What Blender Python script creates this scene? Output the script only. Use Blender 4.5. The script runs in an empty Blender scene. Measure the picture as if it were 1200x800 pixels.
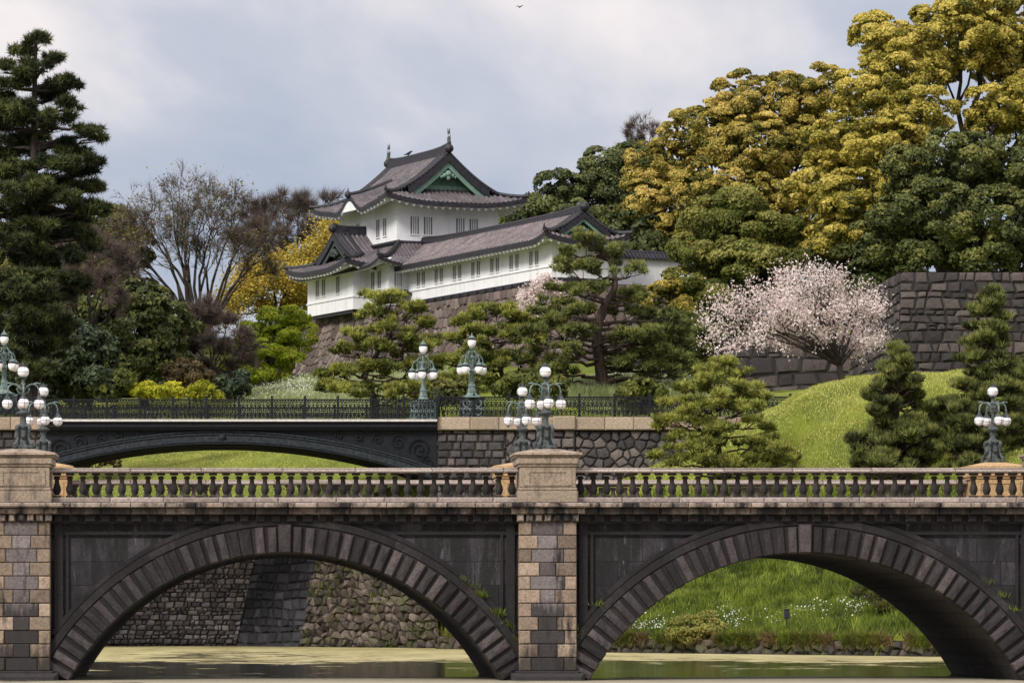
import bpy, math, random
import numpy as np
from mathutils import Vector, Matrix

rng = np.random.default_rng(11)
random.seed(11)
R = math.radians
sc = bpy.context.scene
COL = sc.collection

# ------------------------------------------------------------------ camera
CAMZ = 1.82                      # eye height above the moat water
F = 4500.0                       # focal length in photo pixels (1200 wide)
CX, CY = 310.0, 715.0            # principal point (rising-front / shifted view)
cam_d = bpy.data.cameras.new('camera')
cam = bpy.data.objects.new('camera', cam_d)
COL.objects.link(cam)
cam.location = (0, 0, CAMZ)
cam.rotation_euler = (R(90), 0, 0)
cam_d.sensor_width = 36
cam_d.lens = F / 1200 * 36
cam_d.shift_x = (600 - CX) / 1200
cam_d.shift_y = (CY - 400) / 1200
cam_d.clip_start = 0.5
cam_d.clip_end = 6000
sc.camera = cam

# ------------------------------------------------------------------ sky and sun
SUN_EL, SUN_AZ = 40, 218         # azimuth: clockwise from +Y (view direction); behind and left
world = bpy.data.worlds.new('World')
sc.world = world
world.use_nodes = True
wt = world.node_tree
wt.nodes.clear()
def wn(t, **k):
    n = wt.nodes.new(t)
    for a, b in k.items(): setattr(n, a, b)
    return n
sky = wn('ShaderNodeTexSky', sky_type='NISHITA', sun_disc=False)
sky.sun_elevation = R(SUN_EL); sky.sun_rotation = R(SUN_AZ)
tc = wn('ShaderNodeTexCoord')
mp = wn('ShaderNodeMapping'); mp.inputs['Scale'].default_value = (8, 8, 13)
mp.inputs['Location'].default_value = (1.7, 0.3, 0.62)
wt.links.new(tc.outputs['Generated'], mp.inputs['Vector'])
n1 = wn('ShaderNodeTexNoise'); n1.inputs['Scale'].default_value = 1.0
n1.inputs['Detail'].default_value = 8; n1.inputs['Roughness'].default_value = 0.52
n1.inputs['Distortion'].default_value = 0.35
wt.links.new(mp.outputs['Vector'], n1.inputs['Vector'])
sep = wn('ShaderNodeSeparateXYZ'); wt.links.new(tc.outputs['Generated'], sep.inputs['Vector'])
# elevation adds brightness: the cloud deck is brighter towards the zenith
el = wn('ShaderNodeMapRange'); el.inputs['From Min'].default_value = 0.10; el.inputs['From Max'].default_value = 0.165
el.inputs['To Min'].default_value = -0.04; el.inputs['To Max'].default_value = 0.19
wt.links.new(sep.outputs['Z'], el.inputs['Value'])
ad = wn('ShaderNodeMath', operation='ADD')
wt.links.new(n1.outputs['Fac'], ad.inputs[0]); wt.links.new(el.outputs['Result'], ad.inputs[1])
cr = wn('ShaderNodeValToRGB')
cr.color_ramp.elements[0].position = 0.30; cr.color_ramp.elements[0].color = (0.245, 0.295, 0.39, 1)
cr.color_ramp.elements[1].position = 0.78; cr.color_ramp.elements[1].color = (0.73, 0.66, 0.64, 1)
e = cr.color_ramp.elements.new(0.47); e.color = (0.318, 0.352, 0.438, 1)
e = cr.color_ramp.elements.new(0.60); e.color = (0.405, 0.422, 0.482, 1)
wt.links.new(ad.outputs[0], cr.inputs['Fac'])
zen = wn('ShaderNodeMapRange'); zen.inputs['From Min'].default_value = 0.17; zen.inputs['From Max'].default_value = 0.8
zen.inputs['To Min'].default_value = 1.0; zen.inputs['To Max'].default_value = 2.0
wt.links.new(sep.outputs['Z'], zen.inputs['Value'])
mul = wn('ShaderNodeVectorMath', operation='MULTIPLY')
wt.links.new(cr.outputs['Color'], mul.inputs[0]); wt.links.new(zen.outputs['Result'], mul.inputs[1])
sc10 = wn('ShaderNodeVectorMath', operation='SCALE'); sc10.inputs['Scale'].default_value = 10.0
wt.links.new(mul.outputs['Vector'], sc10.inputs[0])
mx = wn('ShaderNodeMixRGB'); mx.inputs['Fac'].default_value = 0.93
wt.links.new(sky.outputs['Color'], mx.inputs['Color1']); wt.links.new(sc10.outputs['Vector'], mx.inputs['Color2'])
bg = wn('ShaderNodeBackground'); bg.inputs['Strength'].default_value = 0.1
wt.links.new(mx.outputs['Color'], bg.inputs['Color'])
wo = wn('ShaderNodeOutputWorld'); wt.links.new(bg.outputs['Background'], wo.inputs['Surface'])

sl = bpy.data.lights.new('sun', 'SUN'); sl.energy = 2.5; sl.angle = R(16); sl.color = (1.0, 0.95, 0.88)
so = bpy.data.objects.new('sun', sl); COL.objects.link(so)
az = R(SUN_AZ)
sdir = Vector((math.sin(az) * math.cos(R(SUN_EL)), math.cos(az) * math.cos(R(SUN_EL)), math.sin(R(SUN_EL))))
so.rotation_euler = sdir.to_track_quat('Z', 'Y').to_euler()
so.location = (0, 0, 80)

sc.view_settings.view_transform = 'Standard'
sc.view_settings.look = 'None'
sc.view_settings.exposure = 0.5
sc.view_settings.gamma = 1.0
sc.view_settings.use_curve_mapping = False
sc.render.engine = 'CYCLES'
sc.cycles.max_bounces = 6
sc.cycles.diffuse_bounces = 3
sc.cycles.transmission_bounces = 3
sc.cycles.use_denoising = True

# ------------------------------------------------------------------ helpers
def P(px, py, Y):
    """World point at depth Y that the photo shows at pixel (px, py)."""
    return Vector(((px - CX) / F * Y, Y, CAMZ + (CY - py) / F * Y))

def tag(o, label=None, cat=None, group=None, kind=None):
    if label: o['label'] = label
    if cat: o['category'] = cat
    if group: o['group'] = group
    if kind: o['kind'] = kind
    return o

def empty(name, loc, label, cat, group=None, rz=0.0):
    o = bpy.data.objects.new(name, None)
    o.empty_display_size = 0.3
    COL.objects.link(o)
    o.location = loc; o.rotation_euler = (0, 0, rz)
    return tag(o, label, cat, group)

def copy_tree(o, parent=None):
    c = o.copy(); COL.objects.link(c)
    if parent is not None:
        c.parent = parent
    for ch in list(o.children):
        copy_tree(ch, c)
    return c

def mesh_np(name, V, Fs, tint, mat, parent=None, smooth=False, loc=None):
    """V (N,3); Fs (M,k) same-size faces; tint (M,) per-face value."""
    V = np.asarray(V, dtype=np.float32); Fs = np.asarray(Fs, dtype=np.int32)
    M, k = Fs.shape
    me = bpy.data.meshes.new(name)
    me.vertices.add(len(V)); me.vertices.foreach_set('co', V.ravel())
    me.loops.add(M * k); me.loops.foreach_set('vertex_index', Fs.ravel())
    me.polygons.add(M)
    me.polygons.foreach_set('loop_start', np.arange(0, M * k, k, dtype=np.int32))
    if smooth: me.polygons.foreach_set('use_smooth', np.ones(M, dtype=bool))
    at = me.attributes.new('tint', 'FLOAT', 'FACE')
    at.data.foreach_set('value', np.asarray(tint, dtype=np.float32))
    me.update(calc_edges=True)
    me.materials.append(mat)
    o = bpy.data.objects.new(name, me); COL.objects.link(o)
    if parent is not None: o.parent = parent
    if loc is not None: o.location = loc
    return o

class MB:
    def __init__(s, off=(0, 0, 0)):
        s.v = []; s.f = []; s.t = []; s.off = Vector(off)
    def add(s, vs, fs, t=0.5):
        b = len(s.v)
        s.v.extend([tuple(Vector(v) - s.off) for v in vs])
        s.f.extend([tuple(i + b for i in f) for f in fs])
        s.t.extend([t] * len(fs))
    def box(s, x0, x1, y0, y1, z0, z1, t=0.5):
        vs = [(x, y, z) for z in (z0, z1) for y in (y0, y1) for x in (x0, x1)]
        s.add(vs, [(0, 1, 5, 4), (2, 6, 7, 3), (0, 4, 6, 2), (1, 3, 7, 5), (4, 5, 7, 6), (0, 2, 3, 1)], t)
    def frust(s, x0, x1, y0, y1, z0, z1, c, t=0.5, cz=None):
        """box whose front (low y) face is chamfered by c in x and z (a dressed block)"""
        cz = c if cz is None else cz
        vs = [(x0, y0 + c, z0), (x1, y0 + c, z0), (x1, y0 + c, z1), (x0, y0 + c, z1),
              (x0 + c, y0, z0 + cz), (x1 - c, y0, z0 + cz), (x1 - c, y0, z1 - cz), (x0 + c, y0, z1 - cz),
              (x0, y1, z0), (x1, y1, z0), (x1, y1, z1), (x0, y1, z1)]
        s.add(vs, [(4, 5, 6, 7), (0, 1, 5, 4), (1, 2, 6, 5), (2, 3, 7, 6), (3, 0, 4, 7),
                   (0, 8, 9, 1), (1, 9, 10, 2), (2, 10, 11, 3), (3, 11, 8, 0)], t)
    def prism(s, poly, d0, d1, fn, t=0.5):
        """poly: list of 2D points; fn(a, b, d) -> xyz; extruded from d0 to d1"""
        n = len(poly)
        vs = [fn(a, b, d0) for a, b in poly] + [fn(a, b, d1) for a, b in poly]
        fs = [tuple(range(n)), tuple(range(2 * n - 1, n - 1, -1))]
        fs += [(i, (i + 1) % n, n + (i + 1) % n, n + i) for i in range(n)]
        s.add(vs, fs, t)
    def tube(s, pts, rad, n=6, t=0.5, cap=True):
        pts = [Vector(p) for p in pts]
        if not isinstance(rad, (list, tuple)): rad = [rad] * len(pts)
        vs = []; fs = []
        up = None
        for i, p in enumerate(pts):
            d = (pts[min(i + 1, len(pts) - 1)] - pts[max(i - 1, 0)])
            if d.length < 1e-9: d = Vector((0, 0, 1))
            d.normalize()
            if up is None:
                up = Vector((0, 0, 1)) if abs(d.z) < 0.9 else Vector((1, 0, 0))
            a = d.cross(up)
            if a.length < 1e-6: a = d.cross(Vector((0, 1, 0)))
            a.normalize(); b = a.cross(d).normalized(); up = b
            for k in range(n):
                an = 2 * math.pi * k / n
                vs.append(p + (a * math.cos(an) + b * math.sin(an)) * rad[i])
        for i in range(len(pts) - 1):
            for k in range(n):
                k2 = (k + 1) % n
                fs.append((i * n + k, i * n + k2, (i + 1) * n + k2, (i + 1) * n + k))
        if cap:
            fs.append(tuple(range(n - 1, -1, -1))); m = (len(pts) - 1) * n
            fs.append(tuple(range(m, m + n)))
        s.add(vs, fs, t)
    def lathe(s, prof, c=(0, 0, 0), n=12, t=0.5, sq=None):
        """prof: list of (r, z)"""
        vs = []; fs = []
        for r, z in prof:
            for k in range(n):
                an = 2 * math.pi * (k + 0.5) / n
                rr = r
                if sq: rr = r / max(abs(math.cos(an)), abs(math.sin(an)))
                vs.append((c[0] + rr * math.cos(an), c[1] + rr * math.sin(an), c[2] + z))
        for i in range(len(prof) - 1):
            for k in range(n):
                k2 = (k + 1) % n
                fs.append((i * n + k, i * n + k2, (i + 1) * n + k2, (i + 1) * n + k))
        fs.append(tuple(range(n - 1, -1, -1))); m = (len(prof) - 1) * n
        fs.append(tuple(range(m, m + n)))
        s.add(vs, fs, t)
    def ball(s, c, r, n=14, m=8, t=0.5, sz=1.0):
        prof = [(max(r * math.sin(math.pi * i / m), 1e-4), -r * sz * math.cos(math.pi * i / m)) for i in range(m + 1)]
        s.lathe(prof, c, n, t)
    def build(s, name, mat, parent=None, smooth=False, loc=None):
        me = bpy.data.meshes.new(name)
        me.from_pydata(s.v, [], s.f)
        at = me.attributes.new('tint', 'FLOAT', 'FACE')
        at.data.foreach_set('value', np.asarray(s.t, dtype=np.float32))
        if smooth: me.polygons.foreach_set('use_smooth', [True] * len(me.polygons))
        me.materials.append(mat)
        o = bpy.data.objects.new(name, me); COL.objects.link(o)
        if parent is not None: o.parent = parent
        if loc is not None: o.location = loc
        return o

# ------------------------------------------------------------------ materials
class NT:
    def __init__(s, name):
        s.m = bpy.data.materials.new(name); s.m.use_nodes = True
        s.t = s.m.node_tree; s.t.nodes.clear()
        s.out = s.n('ShaderNodeOutputMaterial')
    def n(s, t, ins=None, **k):
        x = s.t.nodes.new(t)
        for a, b in k.items(): setattr(x, a, b)
        for a, b in (ins or {}).items():
            if hasattr(b, 'is_linked') or hasattr(b, 'links'): s.t.links.new(b, x.inputs[a])
            else: x.inputs[a].default_value = b
        return x
    def ramp(s, fac, stops):
        r = s.n('ShaderNodeValToRGB', {'Fac': fac})
        cr = r.color_ramp
        while len(cr.elements) < len(stops): cr.elements.new(0.5)
        for e, (p, c) in zip(cr.elements, stops):
            e.position = p
            e.color = (c, c, c, 1) if isinstance(c, (int, float)) else (*c, 1)
        return r.outputs['Color']
    def mix(s, fac, a, b, mode='MIX'):
        x = s.n('ShaderNodeMixRGB', blend_type=mode)
        for k, v in (('Fac', fac), ('Color1', a), ('Color2', b)):
            if hasattr(v, 'links'): s.t.links.new(v, x.inputs[k])
            elif isinstance(v, (int, float)): x.inputs[k].default_value = v if k == 'Fac' else (v, v, v, 1)
            else: x.inputs[k].default_value = (*v, 1)
        return x.outputs['Color']
    def noise(s, scale=1.0, detail=6, rough=0.6, vec=None, dist=0.0, sc3=(1, 1, 1)):
        if vec is None: vec = s.obj()
        if sc3 != (1, 1, 1):
            vec = s.n('ShaderNodeMapping', {'Vector': vec, 'Scale': sc3}).outputs['Vector']
        return s.n('ShaderNodeTexNoise', {'Vector': vec, 'Scale': scale, 'Detail': detail, 'Roughness': rough, 'Distortion': dist}).outputs['Fac']
    def obj(s):
        if not hasattr(s, '_tc'): s._tc = s.n('ShaderNodeTexCoord')
        return s._tc.outputs['Object']
    def pos(s):
        if not hasattr(s, '_ge'): s._ge = s.n('ShaderNodeNewGeometry')
        return s._ge.outputs['Position']
    def tint(s):
        if not hasattr(s, '_at'): s._at = s.n('ShaderNodeAttribute', attribute_name='tint')
        return s._at.outputs['Fac']
    def bump(s, h, strength=0.4, dist=0.05):
        return s.n('ShaderNodeBump', {'Height': h, 'Strength': strength, 'Distance': dist}).outputs['Normal']
    def done(s, col, rough=0.8, metal=0.0, normal=None, spec=0.3, shader=None):
        if shader is None:
            p = s.n('ShaderNodeBsdfPrincipled')
            for k, v in (('Base Color', col), ('Roughness', rough), ('Metallic', metal), ('Specular IOR Level', spec)):
                if hasattr(v, 'links'): s.t.links.new(v, p.inputs[k])
                elif k == 'Base Color': p.inputs[k].default_value = (*v, 1)
                else: p.inputs[k].default_value = v
            if normal is not None: s.t.links.new(normal, p.inputs['Normal'])
            shader = p.outputs[0]
        s.t.links.new(shader, s.out.inputs['Surface'])
        return s.m

def leaf_mat(name, stops, trans=0.25, rough=0.65):
    m = NT(name)
    nz = m.noise(0.35, 3)
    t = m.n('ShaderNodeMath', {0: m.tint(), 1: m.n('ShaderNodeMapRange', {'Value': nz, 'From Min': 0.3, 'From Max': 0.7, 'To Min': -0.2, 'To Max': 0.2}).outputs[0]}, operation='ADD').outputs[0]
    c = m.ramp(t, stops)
    p = m.n('ShaderNodeBsdfPrincipled', {'Base Color': c, 'Roughness': rough, 'Specular IOR Level': 0.25})
    tr = m.n('ShaderNodeBsdfTranslucent', {'Color': c})
    mx = m.n('ShaderNodeMixShader', {0: trans, 1: p.outputs[0], 2: tr.outputs[0]})
    return m.done(None, shader=mx.outputs[0])

def stone_mat(name, stops, stain=None, stain_col=(0.018, 0.016, 0.017), stain_lo=0.5, stain_hi=0.62, nscale=3.0,
              streak=(2.2, 2.2, 0.35), moss=0.0, bump=0.5, bscale=9, low_dark=None, rough=0.9):
    """per-block tint -> colour, plus blotches and vertical weather streaks"""
    m = NT(name)
    t = m.tint(); nz = m.noise(nscale, 8, 0.65)
    f = m.n('ShaderNodeMath', {0: m.n('ShaderNodeMath', {0: t, 1: 0.62}, operation='MULTIPLY').outputs[0],
                               1: m.n('ShaderNodeMath', {0: nz, 1: 0.38}, operation='MULTIPLY').outputs[0]}, operation='ADD').outputs[0]
    c = m.ramp(f, stops)
    fine = m.noise(16, 6, 0.8)
    c = m.mix(0.85, c, m.ramp(fine, [(0.33, 0.35), (0.5, 0.85), (0.68, 1.3)]), 'MULTIPLY')
    if stain:
        a = m.noise(stain, 9, 0.68, sc3=streak)
        msk = m.ramp(a, [(stain_lo, 0.0), (stain_hi, 1.0)])
        c = m.mix(msk, c, stain_col)
    if low_dark:   # wet tide line near the water, with a ragged edge
        z = m.n('ShaderNodeSeparateXYZ', {'Vector': m.pos()}).outputs['Z']
        zz = m.n('ShaderNodeMath', {0: z, 1: m.n('ShaderNodeMath', {0: m.noise(1.5, 6, 0.7, sc3=(2.5, 2.5, 0.3)), 1: low_dark[1]}, operation='MULTIPLY').outputs[0]}, operation='SUBTRACT').outputs[0]
        msk = m.n('ShaderNodeMapRange', {'Value': zz, 'From Min': low_dark[0] - 0.25, 'From Max': low_dark[0] + 0.15, 'To Min': 0.85, 'To Max': 0.0}).outputs[0]
        c = m.mix(msk, c, (0.02, 0.018, 0.018))
    if moss:
        a = m.noise(0.9, 8, 0.7)
        c = m.mix(m.ramp(a, [(0.60 - moss * 0.1, 0.0), (0.68, 0.8)]), c, (0.07, 0.085, 0.02))
    nb = m.noise(bscale, 8, 0.7)
    return m.done(c, rough, normal=m.bump(nb, bump, 0.04))
M = {}
M['granite_beige'] = stone_mat('granite_beige', [(0.15, (0.12, 0.09, 0.07)), (0.5, (0.26, 0.195, 0.145)), (0.85, (0.39, 0.30, 0.225))],
                               stain=1.3, stain_lo=0.54, stain_hi=0.66, low_dark=(-0.15, 2.0))
M['granite_post'] = stone_mat('granite_post', [(0.15, (0.19, 0.145, 0.11)), (0.5, (0.30, 0.235, 0.175)), (0.85, (0.40, 0.32, 0.25))],
                              stain=1.3, stain_lo=0.50, stain_hi=0.74, stain_col=(0.05, 0.042, 0.037), streak=(1.8, 1.8, 0.45))
M['granite_ochre'] = stone_mat('granite_ochre', [(0.15, (0.34, 0.21, 0.10)), (0.85, (0.52, 0.35, 0.18))], stain=1.2, stain_lo=0.63, stain_hi=0.85, stain_col=(0.09, 0.06, 0.04))
M['granite_grey'] = stone_mat('granite_grey', [(0.2, (0.06, 0.05, 0.05)), (0.5, (0.135, 0.115, 0.112)), (0.85, (0.24, 0.212, 0.21))],
                              stain=1.5, stain_lo=0.52, stain_hi=0.66, low_dark=(0.9, 2.2))
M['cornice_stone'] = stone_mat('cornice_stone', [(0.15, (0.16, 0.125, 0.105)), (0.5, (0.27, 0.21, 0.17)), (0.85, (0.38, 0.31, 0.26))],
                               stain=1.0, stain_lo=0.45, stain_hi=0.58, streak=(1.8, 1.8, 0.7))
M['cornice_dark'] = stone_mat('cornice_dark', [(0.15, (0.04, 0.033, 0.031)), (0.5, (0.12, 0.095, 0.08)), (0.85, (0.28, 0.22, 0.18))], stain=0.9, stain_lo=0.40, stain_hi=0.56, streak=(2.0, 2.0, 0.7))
M['rail_stone'] = stone_mat('rail_stone', [(0.15, (0.25, 0.205, 0.18)), (0.85, (0.44, 0.37, 0.33))], stain=1.5, stain_lo=0.62, stain_hi=0.76, streak=(0.8, 2, 2))
M['baluster_stone'] = stone_mat('baluster_stone', [(0.2, (0.022, 0.019, 0.017)), (0.8, (0.095, 0.077, 0.062))], stain=2.0, stain_lo=0.42, stain_hi=0.62)  # base tone lowered: the top rail's shade is put into the colour, under stains
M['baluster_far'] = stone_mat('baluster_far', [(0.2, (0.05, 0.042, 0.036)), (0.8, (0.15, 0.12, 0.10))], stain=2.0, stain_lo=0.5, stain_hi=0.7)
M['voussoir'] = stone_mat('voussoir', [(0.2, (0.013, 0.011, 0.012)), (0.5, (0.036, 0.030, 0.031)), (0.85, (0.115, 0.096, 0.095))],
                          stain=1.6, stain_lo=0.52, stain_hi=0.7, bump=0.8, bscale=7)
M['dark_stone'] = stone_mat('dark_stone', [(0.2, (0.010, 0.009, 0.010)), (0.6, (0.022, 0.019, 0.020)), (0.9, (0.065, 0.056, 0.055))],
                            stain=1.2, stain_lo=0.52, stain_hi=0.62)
def ashlar_mat(name, c0, c1, bw, bh, stain_lo=0.5):
    m = NT(name)
    v = m.n('ShaderNodeSeparateXYZ', {'Vector': m.obj()})
    vv = m.n('ShaderNodeCombineXYZ', {'X': v.outputs['X'], 'Y': v.outputs['Z'], 'Z': 0.0}).outputs[0]
    b = m.n('ShaderNodeTexBrick', {'Vector': vv, 'Color1': (*c0, 1), 'Color2': (*c1, 1), 'Mortar': (0.012, 0.011, 0.012, 1), 'Scale': 1.0,
                                   'Mortar Size': 0.012, 'Mortar Smooth': 0.3, 'Bias': 0.0, 'Brick Width': bw, 'Row Height': bh})
    c = m.mix(0.7, b.outputs['Color'], m.ramp(m.noise(3, 8, 0.7), [(0.3, 0.35), (0.7, 1.25)]), 'MULTIPLY')
    msk = m.ramp(m.noise(1.1, 9, 0.7, sc3=(2.2, 2.2, 0.4)), [(stain_lo, 0.0), (stain_lo + 0.1, 0.9)])
    c = m.mix(msk, c, (0.014, 0.013, 0.014))
    c = m.mix(m.ramp(m.noise(2.3, 9, 0.75, sc3=(2.0, 2.0, 0.5)), [(0.61, 0.0), (0.70, 0.5)]), c, (0.26, 0.24, 0.245))
    c = m.mix(0.8, c, m.ramp(m.noise(15, 6, 0.8), [(0.33, 0.4), (0.5, 0.9), (0.68, 1.35)]), 'MULTIPLY')
    h = m.mix(0.5, m.n('ShaderNodeMath', {0: 1.0, 1: b.outputs['Fac']}, operation='SUBTRACT').outputs[0], m.noise(8, 6, 0.7))
    return m.done(c, 0.9, normal=m.bump(h, 0.6, 0.04))
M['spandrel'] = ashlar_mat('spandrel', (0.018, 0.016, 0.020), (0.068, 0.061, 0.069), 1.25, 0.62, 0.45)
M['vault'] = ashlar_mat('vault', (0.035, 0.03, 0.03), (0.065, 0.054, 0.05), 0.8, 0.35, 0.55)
# iron bridge and lamps
def metal_mat(name, c0, c1, rough=0.5, scale=6):
    m = NT(name)
    c = m.ramp(m.noise(scale, 7, 0.65), [(0.35, c0), (0.7, c1)])
    return m.done(c, rough, normal=m.bump(m.noise(30, 4), 0.2, 0.01), spec=0.2)
M['iron_dark'] = metal_mat('iron_dark', (0.005, 0.006, 0.009), (0.012, 0.015, 0.020), 0.6)
M['iron_relief'] = metal_mat('iron_relief', (0.012, 0.016, 0.020), (0.036, 0.045, 0.052), 0.65)
M['verdigris'] = metal_mat('verdigris', (0.05, 0.078, 0.073), (0.22, 0.285, 0.265), 0.65, 9)
M['bronze_dark'] = metal_mat('bronze_dark', (0.022, 0.026, 0.027), (0.115, 0.132, 0.13), 0.65, 9)
M['lamp_black'] = metal_mat('lamp_black', (0.012, 0.014, 0.018), (0.03, 0.034, 0.04), 0.5)
m = NT('opal_glass'); M['opal'] = m.done(m.ramp(m.noise(4, 3), [(0.3, (0.80, 0.77, 0.78)), (0.7, (0.88, 0.85, 0.85))]), 0.25, spec=0.5)
# castle
m = NT('white_plaster')
c = m.ramp(m.noise(0.8, 7, 0.6), [(0.3, (0.69, 0.695, 0.72)), (0.7, (0.80, 0.80, 0.81))])
c = m.mix(m.ramp(m.noise(0.7, 8, 0.7, sc3=(3, 3, 0.35)), [(0.52, 0.0), (0.72, 0.5)]), c, (0.47, 0.47, 0.46))
M['plaster'] = m.done(c, 0.85)
m = NT('roof_tile')
c = m.ramp(m.n('ShaderNodeMath', {0: m.noise(1.1, 8, 0.7), 1: m.noise(9, 4, 0.7)}, operation='MULTIPLY').outputs[0],
           [(0.12, (0.04, 0.034, 0.039)), (0.27, (0.100, 0.086, 0.093)), (0.42, (0.205, 0.177, 0.18))])
M['tile'] = m.done(c, 0.6, spec=0.35)
m = NT('gallery_tile')
c = m.ramp(m.n('ShaderNodeMath', {0: m.noise(1.0, 8, 0.7), 1: m.noise(8, 4, 0.7)}, operation='MULTIPLY').outputs[0],
           [(0.12, (0.07, 0.057, 0.06)), (0.27, (0.145, 0.12, 0.122)), (0.42, (0.25, 0.21, 0.205))])
M['tile_pale'] = m.done(c, 0.65, spec=0.35)
m = NT('ridge_tile'); M['ridge'] = m.done(m.ramp(m.noise(5, 5), [(0.3, (0.010, 0.010, 0.014)), (0.7, (0.035, 0.033, 0.04))]), 0.55)
m = NT('copper_green'); M['copper'] = m.done(m.ramp(m.noise(3, 6), [(0.3, (0.06, 0.13, 0.09)), (0.7, (0.13, 0.235, 0.17))]), 0.7)
m = NT('copper_pale'); M['copper_pale'] = m.done(m.ramp(m.noise(3, 6), [(0.3, (0.12, 0.21, 0.165)), (0.7, (0.20, 0.31, 0.255))]), 0.7)
m = NT('window_dark'); M['pane'] = m.done((0.13, 0.135, 0.15), 0.5)
m = NT('window_shutter'); M['shutter'] = m.done(m.ramp(m.noise(3, 3), [(0.3, (0.17, 0.17, 0.175)), (0.7, (0.23, 0.23, 0.23))]), 0.8)
m = NT('gable_lattice'); M['lattice'] = m.done(m.ramp(m.noise(6, 5), [(0.3, (0.025, 0.035, 0.032)), (0.7, (0.075, 0.095, 0.085))]), 0.7)
# rough walls
M['wall_turret'] = stone_mat('wall_turret', [(0.15, (0.055, 0.043, 0.040)), (0.5, (0.14, 0.108, 0.096)), (0.85, (0.29, 0.235, 0.21))], stain=0.5, stain_lo=0.60, stain_hi=0.8, stain_col=(0.05, 0.042, 0.042))
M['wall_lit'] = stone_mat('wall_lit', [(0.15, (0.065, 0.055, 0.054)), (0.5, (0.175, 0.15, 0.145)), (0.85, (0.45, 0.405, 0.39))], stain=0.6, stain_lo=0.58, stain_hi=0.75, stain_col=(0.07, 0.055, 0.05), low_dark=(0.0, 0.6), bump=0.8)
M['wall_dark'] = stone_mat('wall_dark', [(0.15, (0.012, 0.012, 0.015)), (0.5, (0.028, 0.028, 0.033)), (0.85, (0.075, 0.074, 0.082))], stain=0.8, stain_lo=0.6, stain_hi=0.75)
M['wall_rubble'] = stone_mat('wall_rubble', [(0.15, (0.03, 0.024, 0.02)), (0.5, (0.08, 0.063, 0.05)), (0.85, (0.23, 0.185, 0.155))], stain=0.8, stain_lo=0.56, stain_hi=0.7, moss=0.9, low_dark=(0.0, 0.5), bump=0.8)
M['wall_abut'] = stone_mat('wall_abut', [(0.15, (0.026, 0.024, 0.026)), (0.5, (0.066, 0.059, 0.059)), (0.85, (0.175, 0.147, 0.132))], stain=0.8, stain_lo=0.6, stain_hi=0.76)
M['wall_right'] = stone_mat('wall_right', [(0.15, (0.020, 0.017, 0.017)), (0.5, (0.050, 0.042, 0.039)), (0.85, (0.13, 0.106, 0.094))], stain=0.5, stain_lo=0.6, stain_hi=0.8)
M['coping'] = stone_mat('coping', [(0.15, (0.27, 0.21, 0.155)), (0.85, (0.44, 0.35, 0.26))], stain=0.9, stain_lo=0.62, stain_hi=0.8, stain_col=(0.11, 0.09, 0.075))
m = NT('mortar_shade'); M['mortar'] = m.done(m.ramp(m.noise(4, 4), [(0.3, (0.012, 0.011, 0.011)), (0.7, (0.03, 0.027, 0.026))]), 1.0)
m = NT('pale_kerb'); M['kerb'] = m.done(m.ramp(m.noise(5, 5), [(0.3, (0.42, 0.40, 0.38)), (0.7, (0.62, 0.60, 0.57))]), 0.9)
m = NT('deck_gravel'); M['deck'] = m.done(m.ramp(m.noise(12, 5), [(0.3, (0.24, 0.22, 0.20)), (0.7, (0.36, 0.34, 0.31))]), 0.95)
# foliage
G = lambda *a: list(a)
M['camphor'] = leaf_mat('camphor_leaf', [(0.0, (0.045, 0.055, 0.012)), (0.25, (0.16, 0.15, 0.022)), (0.55, (0.38, 0.32, 0.047)), (1.0, (0.66, 0.54, 0.14))], 0.3)
M['camphor_rust'] = leaf_mat('camphor_rust_leaf', [(0.0, (0.04, 0.052, 0.012)), (0.27, (0.15, 0.14, 0.024)), (0.55, (0.36, 0.285, 0.05)), (1.0, (0.62, 0.48, 0.14))], 0.3)
M['evergreen'] = leaf_mat('evergreen_leaf', [(0.0, (0.015, 0.023, 0.007)), (0.5, (0.060, 0.076, 0.019)), (1.0, (0.20, 0.20, 0.052))], 0.15)
M['blue_evergreen'] = leaf_mat('blue_evergreen_leaf', [(0.0, (0.016, 0.026, 0.014)), (0.5, (0.052, 0.073, 0.036)), (1.0, (0.14, 0.17, 0.09))], 0.12)
M['fresh_green'] = leaf_mat('fresh_green_leaf', [(0.0, (0.030, 0.043, 0.010)), (0.5, (0.125, 0.138, 0.026)), (1.0, (0.31, 0.29, 0.075))], 0.3)
M['maple'] = leaf_mat('maple_leaf', [(0.0, (0.06, 0.095, 0.010)), (0.5, (0.23, 0.295, 0.020)), (1.0, (0.48, 0.52, 0.05))], 0.4)
M['olive'] = leaf_mat('olive_leaf', [(0.0, (0.035, 0.042, 0.010)), (0.5, (0.10, 0.105, 0.024)), (1.0, (0.23, 0.21, 0.055))], 0.25)
M['yellow_leaf'] = leaf_mat('yellow_leaf', [(0.0, (0.16, 0.12, 0.018)), (0.5, (0.42, 0.32, 0.045)), (1.0, (0.66, 0.53, 0.12))], 0.35)
M['lime_leaf'] = leaf_mat('lime_leaf', [(0.0, (0.16, 0.17, 0.015)), (0.5, (0.42, 0.42, 0.025)), (1.0, (0.62, 0.58, 0.07))], 0.4)
M['pine'] = leaf_mat('pine_needle', [(0.0, (0.015, 0.021, 0.008)), (0.45, (0.075, 0.09, 0.024)), (1.0, (0.27, 0.285, 0.08))], 0.2)
M['pine_bright'] = leaf_mat('pine_bright_needle', [(0.0, (0.020, 0.028, 0.007)), (0.45, (0.125, 0.14, 0.026)), (1.0, (0.40, 0.41, 0.09))], 0.25)
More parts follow.
